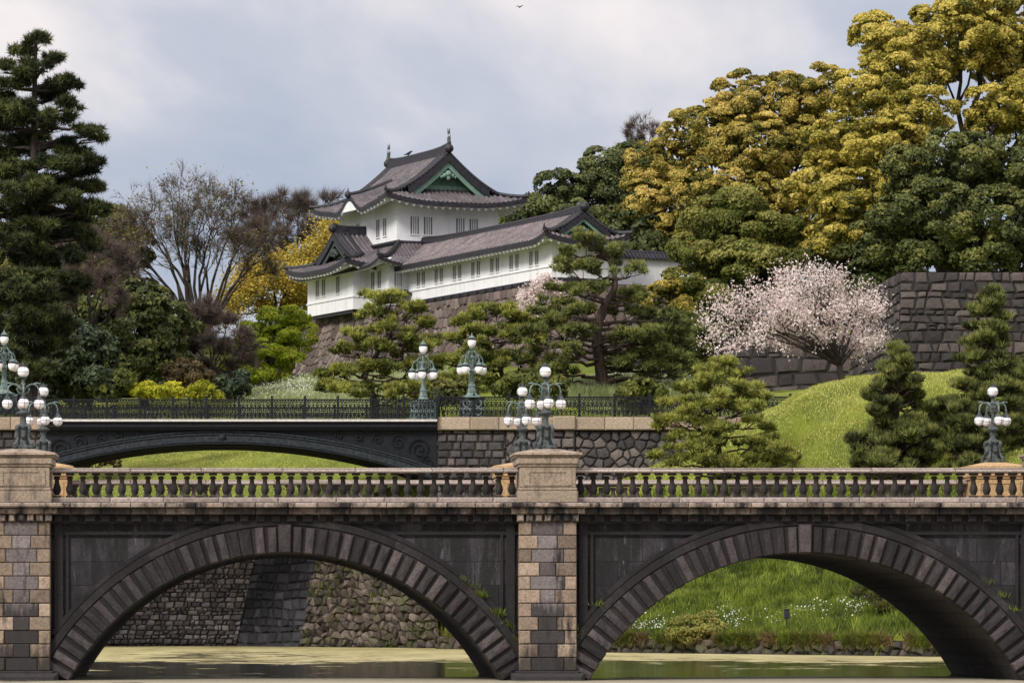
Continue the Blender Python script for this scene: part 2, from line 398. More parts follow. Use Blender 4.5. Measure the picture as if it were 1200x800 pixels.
M['pine_dark'] = leaf_mat('pine_dark_needle', [(0.0, (0.013, 0.020, 0.009)), (0.45, (0.050, 0.064, 0.022)), (1.0, (0.18, 0.195, 0.06))], 0.15)
M['blossom'] = leaf_mat('cherry_blossom', [(0.0, (0.50, 0.385, 0.36)), (0.35, (0.68, 0.56, 0.53)), (1.0, (0.84, 0.77, 0.74))], 0.3)
M['twig_purple'] = leaf_mat('purple_twig', [(0.0, (0.04, 0.029, 0.023)), (0.5, (0.092, 0.068, 0.055)), (1.0, (0.17, 0.128, 0.105))], 0.0)
M['grass'] = leaf_mat('bank_grass', [(0.0, (0.030, 0.050, 0.008)), (0.5, (0.135, 0.185, 0.020)), (1.0, (0.36, 0.42, 0.065))], 0.3)
M['hill_grass'] = leaf_mat('hill_grass', [(0.0, (0.10, 0.115, 0.016)), (0.5, (0.285, 0.31, 0.048)), (1.0, (0.53, 0.53, 0.16))], 0.3)
M['pale_grass'] = leaf_mat('pale_grass', [(0.0, (0.10, 0.13, 0.045)), (0.5, (0.27, 0.31, 0.12)), (1.0, (0.60, 0.62, 0.40))], 0.3)
M['dry_grass'] = leaf_mat('dry_grass', [(0.0, (0.07, 0.05, 0.022)), (0.5, (0.20, 0.145, 0.06)), (1.0, (0.40, 0.32, 0.15))], 0.2)
M['white_flower'] = leaf_mat('white_flower', [(0.0, (0.5, 0.55, 0.4)), (1.0, (0.85, 0.85, 0.80))], 0.2)
def bark_mat(name, a, b):
    m = NT(name)
    c = m.ramp(m.noise(3, 7, 0.7, sc3=(3, 3, 0.6)), [(0.35, a), (0.68, b)])
    return m.done(c, 0.95, normal=m.bump(m.noise(6, 6, 0.7, sc3=(3, 3, 0.6)), 0.8, 0.05))
M['bark'] = bark_mat('bark', (0.018, 0.014, 0.012), (0.075, 0.058, 0.047))
M['bark_pine'] = bark_mat('bark_pine', (0.022, 0.016, 0.013), (0.11, 0.075, 0.055))
M['bark_grey'] = bark_mat('bark_grey', (0.022, 0.017, 0.016), (0.075, 0.058, 0.052))
# ground
m = NT('ground_soil_grass')
c = m.ramp(m.noise(0.25, 8, 0.7), [(0.3, (0.06, 0.08, 0.012)), (0.55, (0.15, 0.18, 0.02)), (0.75, (0.23, 0.24, 0.04))])
c = m.mix(0.6, c, m.ramp(m.noise(5, 6, 0.75), [(0.3, 0.55), (0.7, 1.3)]), 'MULTIPLY')
M['ground'] = m.done(c, 1.0, normal=m.bump(m.noise(6, 6, 0.75), 0.7, 0.15))
# water with floating algae mats
m = NT('moat_water')
ys = m.n('ShaderNodeSeparateXYZ', {'Vector': m.pos()}).outputs['Y']
a1 = m.noise(1.0, 9, 0.68, vec=m.pos(), sc3=(0.10, 0.035, 1), dist=0.3)
a2 = m.noise(1.0, 7, 0.75, vec=m.pos(), sc3=(0.42, 0.26, 1))
band = m.ramp(m.n('ShaderNodeMapRange', {'Value': ys, 'From Min': 95, 'From Max': 200}).outputs[0],
              [(0.0, 0.60), (0.08, 0.57), (0.125, 0.42), (0.34, 0.44), (0.46, 0.55), (1.0, 0.60)])
s1 = m.n('ShaderNodeMath', {0: m.n('ShaderNodeMath', {0: a1, 1: 0.45}, operation='MULTIPLY').outputs[0], 1: m.n('ShaderNodeMath', {0: a2, 1: 0.55}, operation='MULTIPLY').outputs[0]}, operation='ADD').outputs[0]
s2 = m.n('ShaderNodeMath', {0: s1, 1: m.n('ShaderNodeMath', {0: band, 1: 0.5}, operation='SUBTRACT').outputs[0]}, operation='ADD').outputs[0]
amask = m.ramp(s2, [(0.475, 0.0), (0.53, 1.0)])
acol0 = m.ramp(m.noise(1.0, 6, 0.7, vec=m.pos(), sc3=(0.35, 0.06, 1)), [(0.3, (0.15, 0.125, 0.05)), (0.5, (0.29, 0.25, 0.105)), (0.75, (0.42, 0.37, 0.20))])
acol_glint = m.mix(m.n('ShaderNodeMapRange', {'Value': ys, 'From Min': 103, 'From Max': 118, 'To Min': 0.85, 'To Max': 0.0}).outputs[0], acol0, (0.31, 0.28, 0.21))  # near band paled: sky reflected on ripples, painted into the algae colour
pa = m.n('ShaderNodeBsdfPrincipled', {'Base Color': acol_glint, 'Roughness': 0.7, 'Specular IOR Level': 0.3})
rip = m.noise(1.0, 5, 0.6, vec=m.pos(), sc3=(0.9, 0.5, 1))
pw = m.n('ShaderNodeBsdfPrincipled', {'Base Color': (0.012, 0.014, 0.010, 1), 'Roughness': 0.08, 'IOR': 1.33, 'Normal': m.bump(rip, 0.35, 0.08)})
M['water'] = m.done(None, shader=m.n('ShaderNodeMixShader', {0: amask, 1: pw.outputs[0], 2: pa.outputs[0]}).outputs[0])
# ================================================================== terrain
SHORE = [(-90, 204), (-30, 200.5), (-2.2, 199.9), (0.4, 199.7), (3.7, 195.3), (8.6, 189.9), (8.75, 182.3), (15.4, 167.4), (26.7, 152.4), (45, 148), (90, 144), (300, 140)]
_sx = np.array([a for a, b in SHORE]); _sy = np.array([b for a, b in SHORE])
def shore(x): return np.interp(x, _sx, _sy)
_cp = []
for px, py, Y in [(30, 600, 200), (150, 599, 200), (262, 598, 200),                       # top of left moat wall
                  (150, 549, 215), (300, 531, 235), (400, 536, 230), (60, 552, 214), (230, 540, 224),
                  (295, 467, 255), (370, 447, 258), (440, 430, 262), (345, 442, 270), (240, 470, 262), (180, 474, 262),
                  (0, 476, 238), (100, 474, 242), (-120, 476, 240), (0, 470, 300), (200, 470, 300),
                  (530, 744, 181), (725, 743, 168.5), (900, 742, 161), (1090, 746, 152.5), (620, 743, 175), (1250, 746, 151), (1500, 746, 150),
                  (900, 651, 176), (1020, 651, 171), (760, 672, 174), (650, 690, 177), (1150, 650, 166),
                  (850, 562, 182.5), (930, 556, 180), (1000, 548, 175), (1100, 548, 172), (1200, 548, 169), (1400, 548, 168),
                  (700, 600, 186), (560, 640, 187), (520, 700, 185),
                  (888, 492, 184), (940, 468, 182), (1000, 446, 182), (1060, 440, 184), (1130, 436, 186), (1220, 430, 188), (1400, 430, 190),
                  (940, 515, 179), (1000, 500, 177), (1060, 492, 177), (1150, 490, 176), (980, 475, 180), (905, 530, 181.5),
                  (560, 467, 203), (720, 455, 211), (760, 440, 217), (800, 470, 207), (470, 467, 210), (640, 465, 206),
                  (500, 442, 262), (650, 428, 244), (760, 440, 236), (690, 425, 250),
                  (870, 472, 218), (960, 452, 222), (1060, 442, 204), (1200, 437, 203), (1000, 445, 200), (930, 470, 205), (1000, 450, 212),
                  (1400, 437, 203), (560, 400, 262), (600, 420, 254)]:
    v = P(px, py, Y); _cp.append((v.x, v.y, v.z))
_cp += [(-40, 205, 8), (-60, 240, 14), (-120, 300, 16), (-20, 190, 5), (-20, 300, 16), (0, 290, 18), (20, 290, 20), (32, 238, 19), (45, 240, 20),
        (42, 222, 19.5), (60, 215, 19.5), (30, 275, 21), (50, 290, 22), (90, 240, 20), (140, 220, 18), (60, 200, 14), (70, 170, 8), (100, 160, 5), (100, 145, 1.0),
        (200, 400, 22), (0, 420, 22), (-200, 420, 18), (100, 420, 24),
        (12, 193, 10.0), (20, 193, 10.2), (28, 196, 11.6), (9.5, 193, 9.5), (8.9, 199, 10.6), (15, 199, 11.0), (22, 200, 11.2), (2, 196.5, 7.2), (5, 193, 7.4), (7, 197, 8.0), (0, 205, 8.5), (-8, 205, 8.2)]
_cp = np.array(_cp)
_d = np.sqrt(((_cp[:, None, :2] - _cp[None, :, :2]) ** 2).sum(-1))
_w = np.linalg.solve(np.block([[_d + np.eye(len(_cp)) * 0.0, np.ones((len(_cp), 1))], [np.ones((1, len(_cp))), np.zeros((1, 1))]]),
                     np.concatenate([_cp[:, 2], [0]]))
def hland(x, y):
    x = np.asarray(x, float); y = np.asarray(y, float)
    q = np.stack([x.ravel(), y.ravel()], 1)
    out = np.empty(len(q))
    for i in range(0, len(q), 20000):
        d = np.sqrt(((q[i:i + 20000, None, :] - _cp[None, :, :2]) ** 2).sum(-1))
        out[i:i + 20000] = d @ _w[:-1] + _w[-1]
    out = out.reshape(x.shape)
    far = np.clip((y - 330) / 200, 0, 1)
    out = out * (1 - far) + (22 + 0 * out) * far
    return np.clip(out, 0.75, 25)
def bumpy(x, y):
    return 0.10 * np.sin(x * 1.3 + 0.4 * y) * np.sin(y * 0.9 - 0.3 * x) + 0.06 * np.sin(x * 3.1 + 1.7) * np.sin(y * 2.3)
def ground_z(x, y):
    x = np.asarray(x, float); y = np.asarray(y, float)
    land = hland(x, y) + bumpy(x, y)
    return np.where(y > shore(x), land, -1.6)
def gz(x, y): return float(ground_z(np.array([x]), np.array([y]))[0])

xs = np.concatenate([np.arange(-900, -60, 60), np.arange(-60, -16, 3), np.arange(-16, 46, 0.6), np.arange(46, 120, 4), np.arange(120, 1000, 60)])
ys = np.concatenate([np.arange(-300, 90, 30), np.arange(90, 140, 5), np.arange(140, 216, 0.6), np.arange(216, 300, 1.5), np.arange(300, 480, 12), np.arange(480, 3600, 240)])
X, Y_ = np.meshgrid(xs, ys)
Z = ground_z(X, Y_)
nx, ny = len(xs), len(ys)
idx = np.arange(nx * ny).reshape(ny, nx)
FQ = np.stack([idx[:-1, :-1], idx[:-1, 1:], idx[1:, 1:], idx[1:, :-1]], -1).reshape(-1, 4)
o = mesh_np('ground', np.stack([X, Y_, Z], -1).reshape(-1, 3), FQ, np.full(len(FQ), 0.5), M['ground'], smooth=True)
tag(o, 'sloping earth banks and lawns rising from the moat', 'ground', kind='structure')
mb = MB(); mb.add([(-900, -300, 0), (900, -300, 0), (900, 215, 0), (-900, 215, 0)], [(0, 1, 2, 3)])
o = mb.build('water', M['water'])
tag(o, 'still moat water with olive algae mats under both arches', 'water', kind='structure')

# ================================================================== masonry walls
def clip_half(poly, nx_, ny_, c):
    out = []
    for i in range(len(poly)):
        a = poly[i]; b = poly[(i + 1) % len(poly)]
        da = a[0] * nx_ + a[1] * ny_ - c; db = b[0] * nx_ + b[1] * ny_ - c
        if da <= 0: out.append(a)
        if (da < 0 < db) or (db < 0 < da):
            t = da / (da - db)
            out.append((a[0] + (b[0] - a[0]) * t, a[1] + (b[1] - a[1]) * t))
    return out

def cells(W, H, sw, sh, style, r):
    """polygons tiling a W x H wall; sw, sh: mean stone size"""
    out = []
    if style == 'blocky':
        zs = [0.0]
        while zs[-1] < H - sh * .5: zs.append(zs[-1] + sh * r.uniform(.65, 1.25))
        zs[-1] = H
        ph = [r.uniform(0, 6.28) for _ in zs]
        zb = lambda k, x: zs[k] + (0 if k in (0, len(zs) - 1) else .12 * sh * math.sin(x * .6 / sw + ph[k]) + .06 * sh * math.sin(x * 3.7 / sw + ph[k] * 2))
        for k in range(len(zs) - 1):
            x = 0.0; sl_ = 0.0
            while x < W - .05:
                w = sw * r.uniform(.45, 1.6)
                if W - x - w < sw * .4: w = W - x
                s2 = 0 if abs(x + w - W) < 1e-6 else r.uniform(-.16, .16) * sh
                a, b = (x - sl_, x + w - s2), (x + sl_, x + w + s2)
                q = [(a[0], zb(k, a[0])), (a[1], zb(k, a[1])), (b[1], zb(k + 1, b[1])), (b[0], zb(k + 1, b[0]))]
                if r.random() < .16 and w < sw * .8:
                    f1, f2 = r.uniform(.35, .65), r.uniform(.35, .65)
                    l_ = (q[0][0] * (1 - f1) + q[3][0] * f1, q[0][1] * (1 - f1) + q[3][1] * f1); r_ = (q[1][0] * (1 - f2) + q[2][0] * f2, q[1][1] * (1 - f2) + q[2][1] * f2)
                    out += [[q[0], q[1], r_, l_], [l_, r_, q[2], q[3]]]
                elif r.random() < .18:   # knocked-off corner
                    out.append([q[0], q[1], q[2], (q[3][0] + .25 * w, q[3][1]), (q[3][0], q[3][1] - .3 * sh)])
                else: out.append(q)
                x += w; sl_ = s2
        return out
    if style == 'ashlar':
        z = 0.0
        while z < H - 0.02:
            h = min(sh * r.uniform(0.8, 1.2), H - z)
            if H - z - h < sh * 0.4: h = H - z
            x = -r.uniform(0, sw)
            while x < W:
                w = sw * r.uniform(0.55, 1.5)
                x0, x1 = max(x, 0), min(x + w, W)
                if x1 - x0 > 0.05:
                    j = lambda: r.uniform(-0.05, 0.05) * sh
                    out.append([(x0, z + j()), (x1, z + j()), (x1, z + h + j()), (x0, z + h + j())])
                x += w
            z += h
        return out
    nxx, nzz = max(2, int(round(W / sw))), max(2, int(round(H / sh)))
    amp = {'rubble': 0.36, 'coursed': 0.22, 'blocky': 0.30}[style]
    pts = []
    for k in range(nzz):
        for i in range(nxx + 1):
            pts.append(((i + 0.5 * (k % 2) + r.uniform(-amp, amp)) * W / nxx, (k + 0.5 + r.uniform(-amp, amp)) * H / nzz))
    A = np.array(pts); asp = sw / sh
    for i, p in enumerate(pts):
        poly = [(0, 0), (W, 0), (W, H), (0, H)]
        d = ((A[:, 0] - p[0]) ** 2 + ((A[:, 1] - p[1]) * asp) ** 2)
        for j in np.argsort(d)[1:14]:
            q = pts[j]; mxx, mzz = (p[0] + q[0]) / 2, (p[1] + q[1]) / 2
            nxn, nzn = q[0] - p[0], (q[1] - p[1])
            poly = clip_half(poly, nxn, nzn, nxn * mxx + nzn * mzz)
            if len(poly) < 3: break
        if len(poly) >= 3: out.append(poly)
    return out

def masonry(mb, mort, A, B, C, D, sw, sh, style, seed, gap=0.03, relief=0.10, toward=(0, -1, 0), batter=0.0, tints=(0.15, 0.9), tilt=0.35):
    """stone facing on quad A(bottom left) B C D(top left); batter: extra concave curve in metres at mid height"""
    r = random.Random(seed)
    A, B, C, D = map(Vector, (A, B, C, D))
    W = ((B - A).length + (C - D).length) / 2; H = ((D - A).length + (C - B).length) / 2
    n = (B - A).cross(D - A)
    if n.length < 1e-6: n = (C - A).cross(D - A)
    n.normalize()
    if n.dot(Vector(toward)) < 0: n = -n
    def fn(u, v, d):
        a = min(max(u / W, 0), 1); b = min(max(v / H, 0), 1)
        p = (A * (1 - a) + B * a) * (1 - b) + (D * (1 - a) + C * a) * b
        return p + n * (d - batter * 4 * b * (1 - b))
    for poly in cells(W, H, sw, sh, style, r):
        cx = sum(p[0] for p in poly) / len(poly); cz = sum(p[1] for p in poly) / len(poly)
        size = min(max(abs(p[0] - cx) for p in poly), max(abs(p[1] - cz) for p in poly))
        if size < 0.03: continue
        g = min(gap / max(size, 0.05), 0.35)
        dep = relief * r.uniform(0.5, 1.0)
        o_ = [(cx + (p[0] - cx) * (1 - g), cz + (p[1] - cz) * (1 - g)) for p in poly]
        i_ = [(cx + (p[0] - cx) * (0.80 - g + r.uniform(-0.06, 0.04)), cz + (p[1] - cz) * (0.80 - g + r.uniform(-0.06, 0.04))) for p in poly]
        k = len(poly)
        tu, tv = r.gauss(0, tilt), r.gauss(0, tilt)
        td = lambda u, v: max(-.6, min(.6, ((u - cx) * tu + (v - cz) * tv) / max(size, .05))) * dep
        ccx, ccz = cx + r.uniform(-0.3, 0.3) * size, cz + r.uniform(-0.3, 0.3) * size
        vs = [fn(u, v, -0.05) for u, v in o_] + [fn(u, v, dep * r.uniform(0.45, 0.8) + td(u, v)) for u, v in i_] + [fn(ccx, ccz, dep)]
        fs = [(a, (a + 1) % k, k + (a + 1) % k, k + a) for a in range(k)] + [(k + a, k + (a + 1) % k, 2 * k) for a in range(k)]
        mb.add(vs, fs, r.uniform(*tints))
    N = 8
    vs = [fn(W * i, H * j / N, -0.04) for j in range(N + 1) for i in (0, 1)]
    mort.add(vs, [(2 * j, 2 * j + 1, 2 * j + 3, 2 * j + 2) for j in range(N)])

def wall_thing(name, label, cat, mat, quads, base, **kw):
    """quads: list of (A,B,C,D,sw,sh,style,seed,opts); solid earth core box not needed: ground or back faces close it"""
    root = empty(name, base, label, cat)
    mb = MB(base); mo = MB(base)
    for A, B, C, D, sw, sh, st, seed, op in quads:
        masonry(mb, mo, A, B, C, D, sw, sh, st, seed, **op)
    mb.build('stone_facing', mat, root)
    return root, mo

# --- left moat wall under the first arch (pale courses, leaning back)
A = Vector((-16, 197.5, -0.4)); B = Vector((-1.55, 197.0, -0.4))
top = 7.0
D = Vector((-16, 199.3, top)); C = P(312, 598, 198.9); C.z = top
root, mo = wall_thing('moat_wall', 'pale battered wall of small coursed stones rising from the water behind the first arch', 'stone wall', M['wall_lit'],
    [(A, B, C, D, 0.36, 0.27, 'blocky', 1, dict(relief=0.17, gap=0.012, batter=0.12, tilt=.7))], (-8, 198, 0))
mo.build('mortar', M['mortar'], root)
cp = MB((-8, 198, 0)); cp.box(-16, C.x, 198.6, 200.2, top - 0.02, top + 0.16); cp.build('coping', M['coping'], root)

# --- dark re-entrant wall between pale wall and rubble slope
A2 = P(275, 757, 197.0); A2.z = -0.4; B2 = P(350, 757, 193.2); B2.z = -0.4
C2 = P(383, 598, 194.6); C2.z = top; D2 = C.copy()
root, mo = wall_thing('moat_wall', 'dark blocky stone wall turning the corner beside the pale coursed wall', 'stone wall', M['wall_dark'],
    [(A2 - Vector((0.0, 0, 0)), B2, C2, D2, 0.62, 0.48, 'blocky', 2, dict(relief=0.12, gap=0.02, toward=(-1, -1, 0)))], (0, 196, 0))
mo.build('mortar', M['mortar'], root)
cp = MB((0, 196, 0))
cp.prism([(C.x, 198.9), (C2.x, 194.6), (C2.x + 1.2, 195.6), (C.x + 1.2, 200.0)], top, top + 0.16, lambda a, b, d: (a, b, d)); cp.build('coping', M['coping'], root)

# --- rubble slope below the iron bridge abutment
A3 = B2.copy(); B3 = P(516, 757, 186.8); B3.z = -0.4
C3 = P(500, 600, 189.2); C3.z = top; D3 = C2.copy()
root, mo = wall_thing('moat_wall', 'brown rubble slope with moss tufts and small plants behind the first arch', 'stone wall', M['wall_rubble'],
    [(A3, B3, C3, D3, 0.36, 0.42, 'rubble', 3, dict(relief=0.26, gap=0.004, tilt=.7))], (5, 191, 0))
mo.build('mortar', M['mortar'], root)
# weeds rooted in the rubble joints
def cards(C_, N_, size, aspect=0.55):
    """rhombic leaf cards at C_ with normals N_"""
    n = len(C_)
    N_ = N_ / np.maximum(np.linalg.norm(N_, axis=1, keepdims=True), 1e-6)
    t = rng.normal(size=(n, 3)); t -= N_ * (t * N_).sum(1, keepdims=True)
    t /= np.maximum(np.linalg.norm(t, axis=1, keepdims=True), 1e-6)
    b = np.cross(N_, t)
    s = np.asarray(size).reshape(-1, 1) * np.ones((n, 1))
    a = np.asarray(aspect).reshape(-1, 1) * np.ones((n, 1))
    V = np.stack([C_ + t * s, C_ + b * s * a, C_ - t * s, C_ - b * s * a], 1)
    return V.reshape(-1, 3), np.arange(4 * n).reshape(n, 4)

def blades(B_, h, w, lean=0.35, dirs=None):
    """grass blade triangles rooted at B_"""
    n = len(B_)
    an = rng.uniform(0, 2 * np.pi, n)
    side = np.stack([np.cos(an), np.sin(an), np.zeros(n)], 1)
    l = rng.normal(size=(n, 3)) * lean; l[:, 2] = 1
    if dirs is not None: l = dirs + rng.normal(size=(n, 3)) * lean
    l /= np.linalg.norm(l, axis=1, keepdims=True)
    hh = (h * rng.uniform(0.55, 1.25, n))[:, None]
    V = np.stack([B_ - side * w / 2, B_ + side * w / 2, B_ + l * hh], 1)
    return V.reshape(-1, 3), np.arange(3 * n).reshape(n, 3)

pts = []
for k in range(26):
    a, b = rng.uniform(0.05, 0.97), rng.uniform(0.02, 0.95) ** 1.2
    p = (A3 * (1 - a) + B3 * a) * (1 - b) + (D3 * (1 - a) + C3 * a) * b
    pts.append(np.array(p) + rng.normal(size=(60, 3)) * np.array([0.25, 0.12, 0.22]) + np.array([0, -0.15, 0]))
pts = np.concatenate(pts)
V, Fq = blades(pts, 0.32, 0.05, dirs=np.tile([[0.1, -0.8, 0.5]], (len(pts), 1)))
o = mesh_np('weeds', V, Fq, rng.uniform(0, 0.75, len(Fq)), M['grass'])
tag(o, 'green weeds sprouting from the brown rubble slope', 'weeds', kind='stuff')

# --- stone edging along the grassy bank
qs = []; mbE = MB(); moE = MB(); sd = 20
seg = [(8.2, 183.0), (15.4, 167.4), (26.7, 152.4), (45, 148), (70, 145.6)]
for i, ((x0, y0), (x1, y1)) in enumerate(zip(seg[:-1], seg[1:])):
    masonry(mbE, moE, (x0, y0 - 0.35, -0.3), (x1, y1 - 0.35, -0.3), (x1, y1 - 0.1, 0.62), (x0, y0 - 0.1, 0.62), 0.62, 0.40, 'rubble', sd + i, relief=0.22, gap=0.03)
    moE.add([(x0, y0 - 0.12, 0.58), (x1, y1 - 0.12, 0.58), (x1 + .4, y1 + 1.0, 0.6), (x0 + .4, y0 + 1.0, 0.6)], [(0, 1, 2, 3)])
root = empty('bank_edging', (20, 160, 0), 'low dark stone edging along the water below the grass bank', 'stone edging')
for b, nm, mt in ((mbE, 'stone_facing', M['wall_rubble']), (moE, 'mortar', M['mortar'])):
    b.v = [(x - 20, y - 160, z) for x, y, z in b.v]; b.build(nm, mt, root)
# ================================================================== stone bridge
S = 45.0                                             # photo pixels per metre at the bridge front
def bx(px): return (px - CX) / S
def bz(py): return CAMZ + (CY - py) / S
YF, YB = 100.0, 110.7                                # pier front and back faces
B0 = Vector((bx(642), 105.35, 0))
bridge = empty('stone_bridge', B0, 'weathered stone bridge with two arches, piers and a balustrade over the moat', 'bridge')
PIERS = [25, 642, 1248]
ARCH = [(334, 58.5, 608.5), (945, 675.5, 1214.5)]    # centre px, left and right pier faces
RI, RO = 289 / S, 321 / S
def arch_pt(cx, rad, a): return (bx(cx) + rad * math.cos(a), bz(937) + rad * math.sin(a))
A0 = math.asin((937 - 800) / 289)

rb = random.Random(5)
for cx, x0, x1 in ARCH:
    # voussoirs, keystone in the middle
    mb = MB(B0)
    N = 45
    for k in range(N):
        a0 = A0 + (math.pi - 2 * A0) * k / N; a1 = A0 + (math.pi - 2 * A0) * (k + 1) / N
        key = k == N // 2
        g = 0.12 * (a1 - a0) if not key else -0.02 * (a1 - a0)
        ro = RO + (0.06 if key else rb.uniform(-0.01, 0.012)); yf = YF + (0.08 if key else 0.13) + rb.uniform(-0.015, 0.015)
        b0, b1 = a0 + g, a1 - g
        c = 0.035; ca = c / RO
        oo = [arch_pt(cx, RI + 0.01, b0), arch_pt(cx, RI + 0.01, b1), arch_pt(cx, ro, b1), arch_pt(cx, ro, b0)]
        ii = [arch_pt(cx, RI + 0.01 + c, b0 + ca), arch_pt(cx, RI + 0.01 + c, b1 - ca), arch_pt(cx, ro - c, b1 - ca), arch_pt(cx, ro - c, b0 + ca)]
        m_ = ((ii[0][0] + ii[2][0]) / 2, (ii[0][1] + ii[2][1]) / 2)
        vs = [(p[0], yf + 0.13, p[1]) for p in oo] + [(p[0], yf + rb.uniform(0.015, 0.045), p[1]) for p in ii] + [(m_[0], yf, m_[1])] + [(p[0], YF + 0.5, p[1]) for p in oo]
        fs = [(i, (i + 1) % 4, 4 + (i + 1) % 4, 4 + i) for i in range(4)] + [(4 + i, 4 + (i + 1) % 4, 8) for i in range(4)] + [(9 + i, 9 + (i + 1) % 4, (i + 1) % 4, i) for i in range(4)]
        mb.add(vs, fs, rb.uniform(0.1, 0.95))
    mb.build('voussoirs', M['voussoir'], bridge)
    # archivolt: a plain stepped band outside the voussoirs, back ring behind
    mb = MB(B0)
    def ring(r0, r1, yf, yb, n=60, amin=A0):
        for k in range(n):
            a0 = amin + (math.pi - 2 * amin) * k / n; a1 = amin + (math.pi - 2 * amin) * (k + 1) / n
            poly = [arch_pt(cx, r0, a0), arch_pt(cx, r0, a1), arch_pt(cx, r1, a1), arch_pt(cx, r1, a0)]
            mb.prism(poly, yf, yb, lambda a, b, d: (a, d, b), 0.35 + 0.4 * ((k // 3) % 3) / 2)
    ring(RI + 0.03, RO + 0.02, YF + 0.24, YF + 0.6, amin=A0 - 0.02)
    aa = R(40)
    ring(RO + 0.03, RO + 0.22, YF + 0.20, YF + 0.55, amin=aa - 0.15)
    ring(RO + 0.24, RO + 0.36, YF + 0.30, YF + 0.55, amin=aa - 0.08)
    mb.build('archivolt', M['dark_stone'], bridge)
    mb = MB(B0); ring(RI + 0.03, RO, YB - 0.6, YB - 0.2, amin=A0 - 0.02)
    mb.build('rear_arch_ring', M['voussoir'], bridge)
    # vault soffit through the full width
    mb = MB(B0)
    n = 60
    for k in range(n):
        a0 = A0 - 0.05 + (math.pi - 2 * A0 + 0.1) * k / n; a1 = A0 - 0.05 + (math.pi - 2 * A0 + 0.1) * (k + 1) / n
        p0, p1 = arch_pt(cx, RI + 0.02, a0), arch_pt(cx, RI + 0.02, a1)
        for yy0, yy1 in ((YF + 0.32, 103), (103, 106), (106, YB - 0.32)):
            mb.add([(p0[0], yy0, p0[1]), (p1[0], yy0, p1[1]), (p1[0], yy1, p1[1]), (p0[0], yy1, p0[1])], [(0, 1, 2, 3)])
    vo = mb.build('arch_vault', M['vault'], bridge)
    # spandrel walls (front and back), cut by the arch
    for yy, yb in ((YF + 0.42, YF + 0.75), (YB - 0.42, YB - 0.75)):
        mb = MB(B0)
        xl, xr = bx(x0) - 0.05, bx(x1) + 0.05
        N = 72; ztop = bz(600)
        def low(x):
            d = x - bx(cx); q = RO * RO - d * d
            return max(bz(937) + math.sqrt(q) - 0.15, -0.6) if q > 0 else -0.6
        for k in range(N):
            xa = xl + (xr - xl) * k / N; xb = xl + (xr - xl) * (k + 1) / N
            mb.add([(xa, yy, low(xa)), (xb, yy, low(xb)), (xb, yy, ztop), (xa, yy, ztop)], [(0, 1, 2, 3)])
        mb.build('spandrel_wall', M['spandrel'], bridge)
    # raised frame of the spandrel panels: head band, pilaster strips
    mb = MB(B0)
    xl, xr = bx(x0), bx(x1)
    mb.box(xl, xr, YF + 0.22, YF + 0.42, bz(613), bz(603))
    mb.box(xl, xr, YF + 0.34, YF + 0.43, bz(626), bz(622))
    for sx_, sg in ((xl, 1), (xr, -1)):
        xa, xb = sorted((sx_ + sg * 0.10, sx_ + sg * 0.32)); mb.box(xa, xb, YF + 0.31, YF + 0.425, -0.3, bz(613))
        xa, xb = sorted((sx_ + sg * 0.40, sx_ + sg * 0.47)); mb.box(xa, xb, YF + 0.34, YF + 0.425, bz(735), bz(626))
    mb.build('panel_moulding', M['dark_stone'], bridge)
    # cornice: two courses of jointed slabs over small brackets
    mb = MB(B0); mt = MB(B0)
    x = bx(x0) - 0.28
    xe = bx(x1) + 0.28
    while x < xe - 0.1:
        w = min(rb.uniform(0.70, 0.95), xe - x)
        mt.frust(x + 0.008, x + w - 0.008, YF - 0.22, YF + 0.8, bz(594.5), bz(589), 0.025, rb.random())
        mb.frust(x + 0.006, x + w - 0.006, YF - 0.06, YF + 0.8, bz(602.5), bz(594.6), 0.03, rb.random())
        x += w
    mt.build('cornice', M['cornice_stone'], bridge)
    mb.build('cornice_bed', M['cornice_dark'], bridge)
    mt = MB(B0); mt.box(bx(x0) - .2, xe, YB - 0.8, YB + 0.15, bz(602), bz(589), 0.5); mt.build('rear_cornice', M['cornice_stone'], bridge)
    x = bx(x0) + 0.10
    while x < bx(x1) - 0.2:
        mb = MB((x + .12, YF + .2, bz(606))); mb.frust(x, x + 0.24 + rb.uniform(-.03, .03), YF + 0.08 + rb.uniform(0, .05), YF + 0.4, bz(611), bz(602.6), 0.03, rb.random()); x += 0.405
        mb.build('bracket', M['cornice_dark'], bridge, loc=Vector(mb.off) - B0)

# deck
mb = MB(B0); mb.box(bx(25), bx(1248), YF + 0.75, YB - 0.75, bz(605), bz(588)); mb.build('deck', M['deck'], bridge)

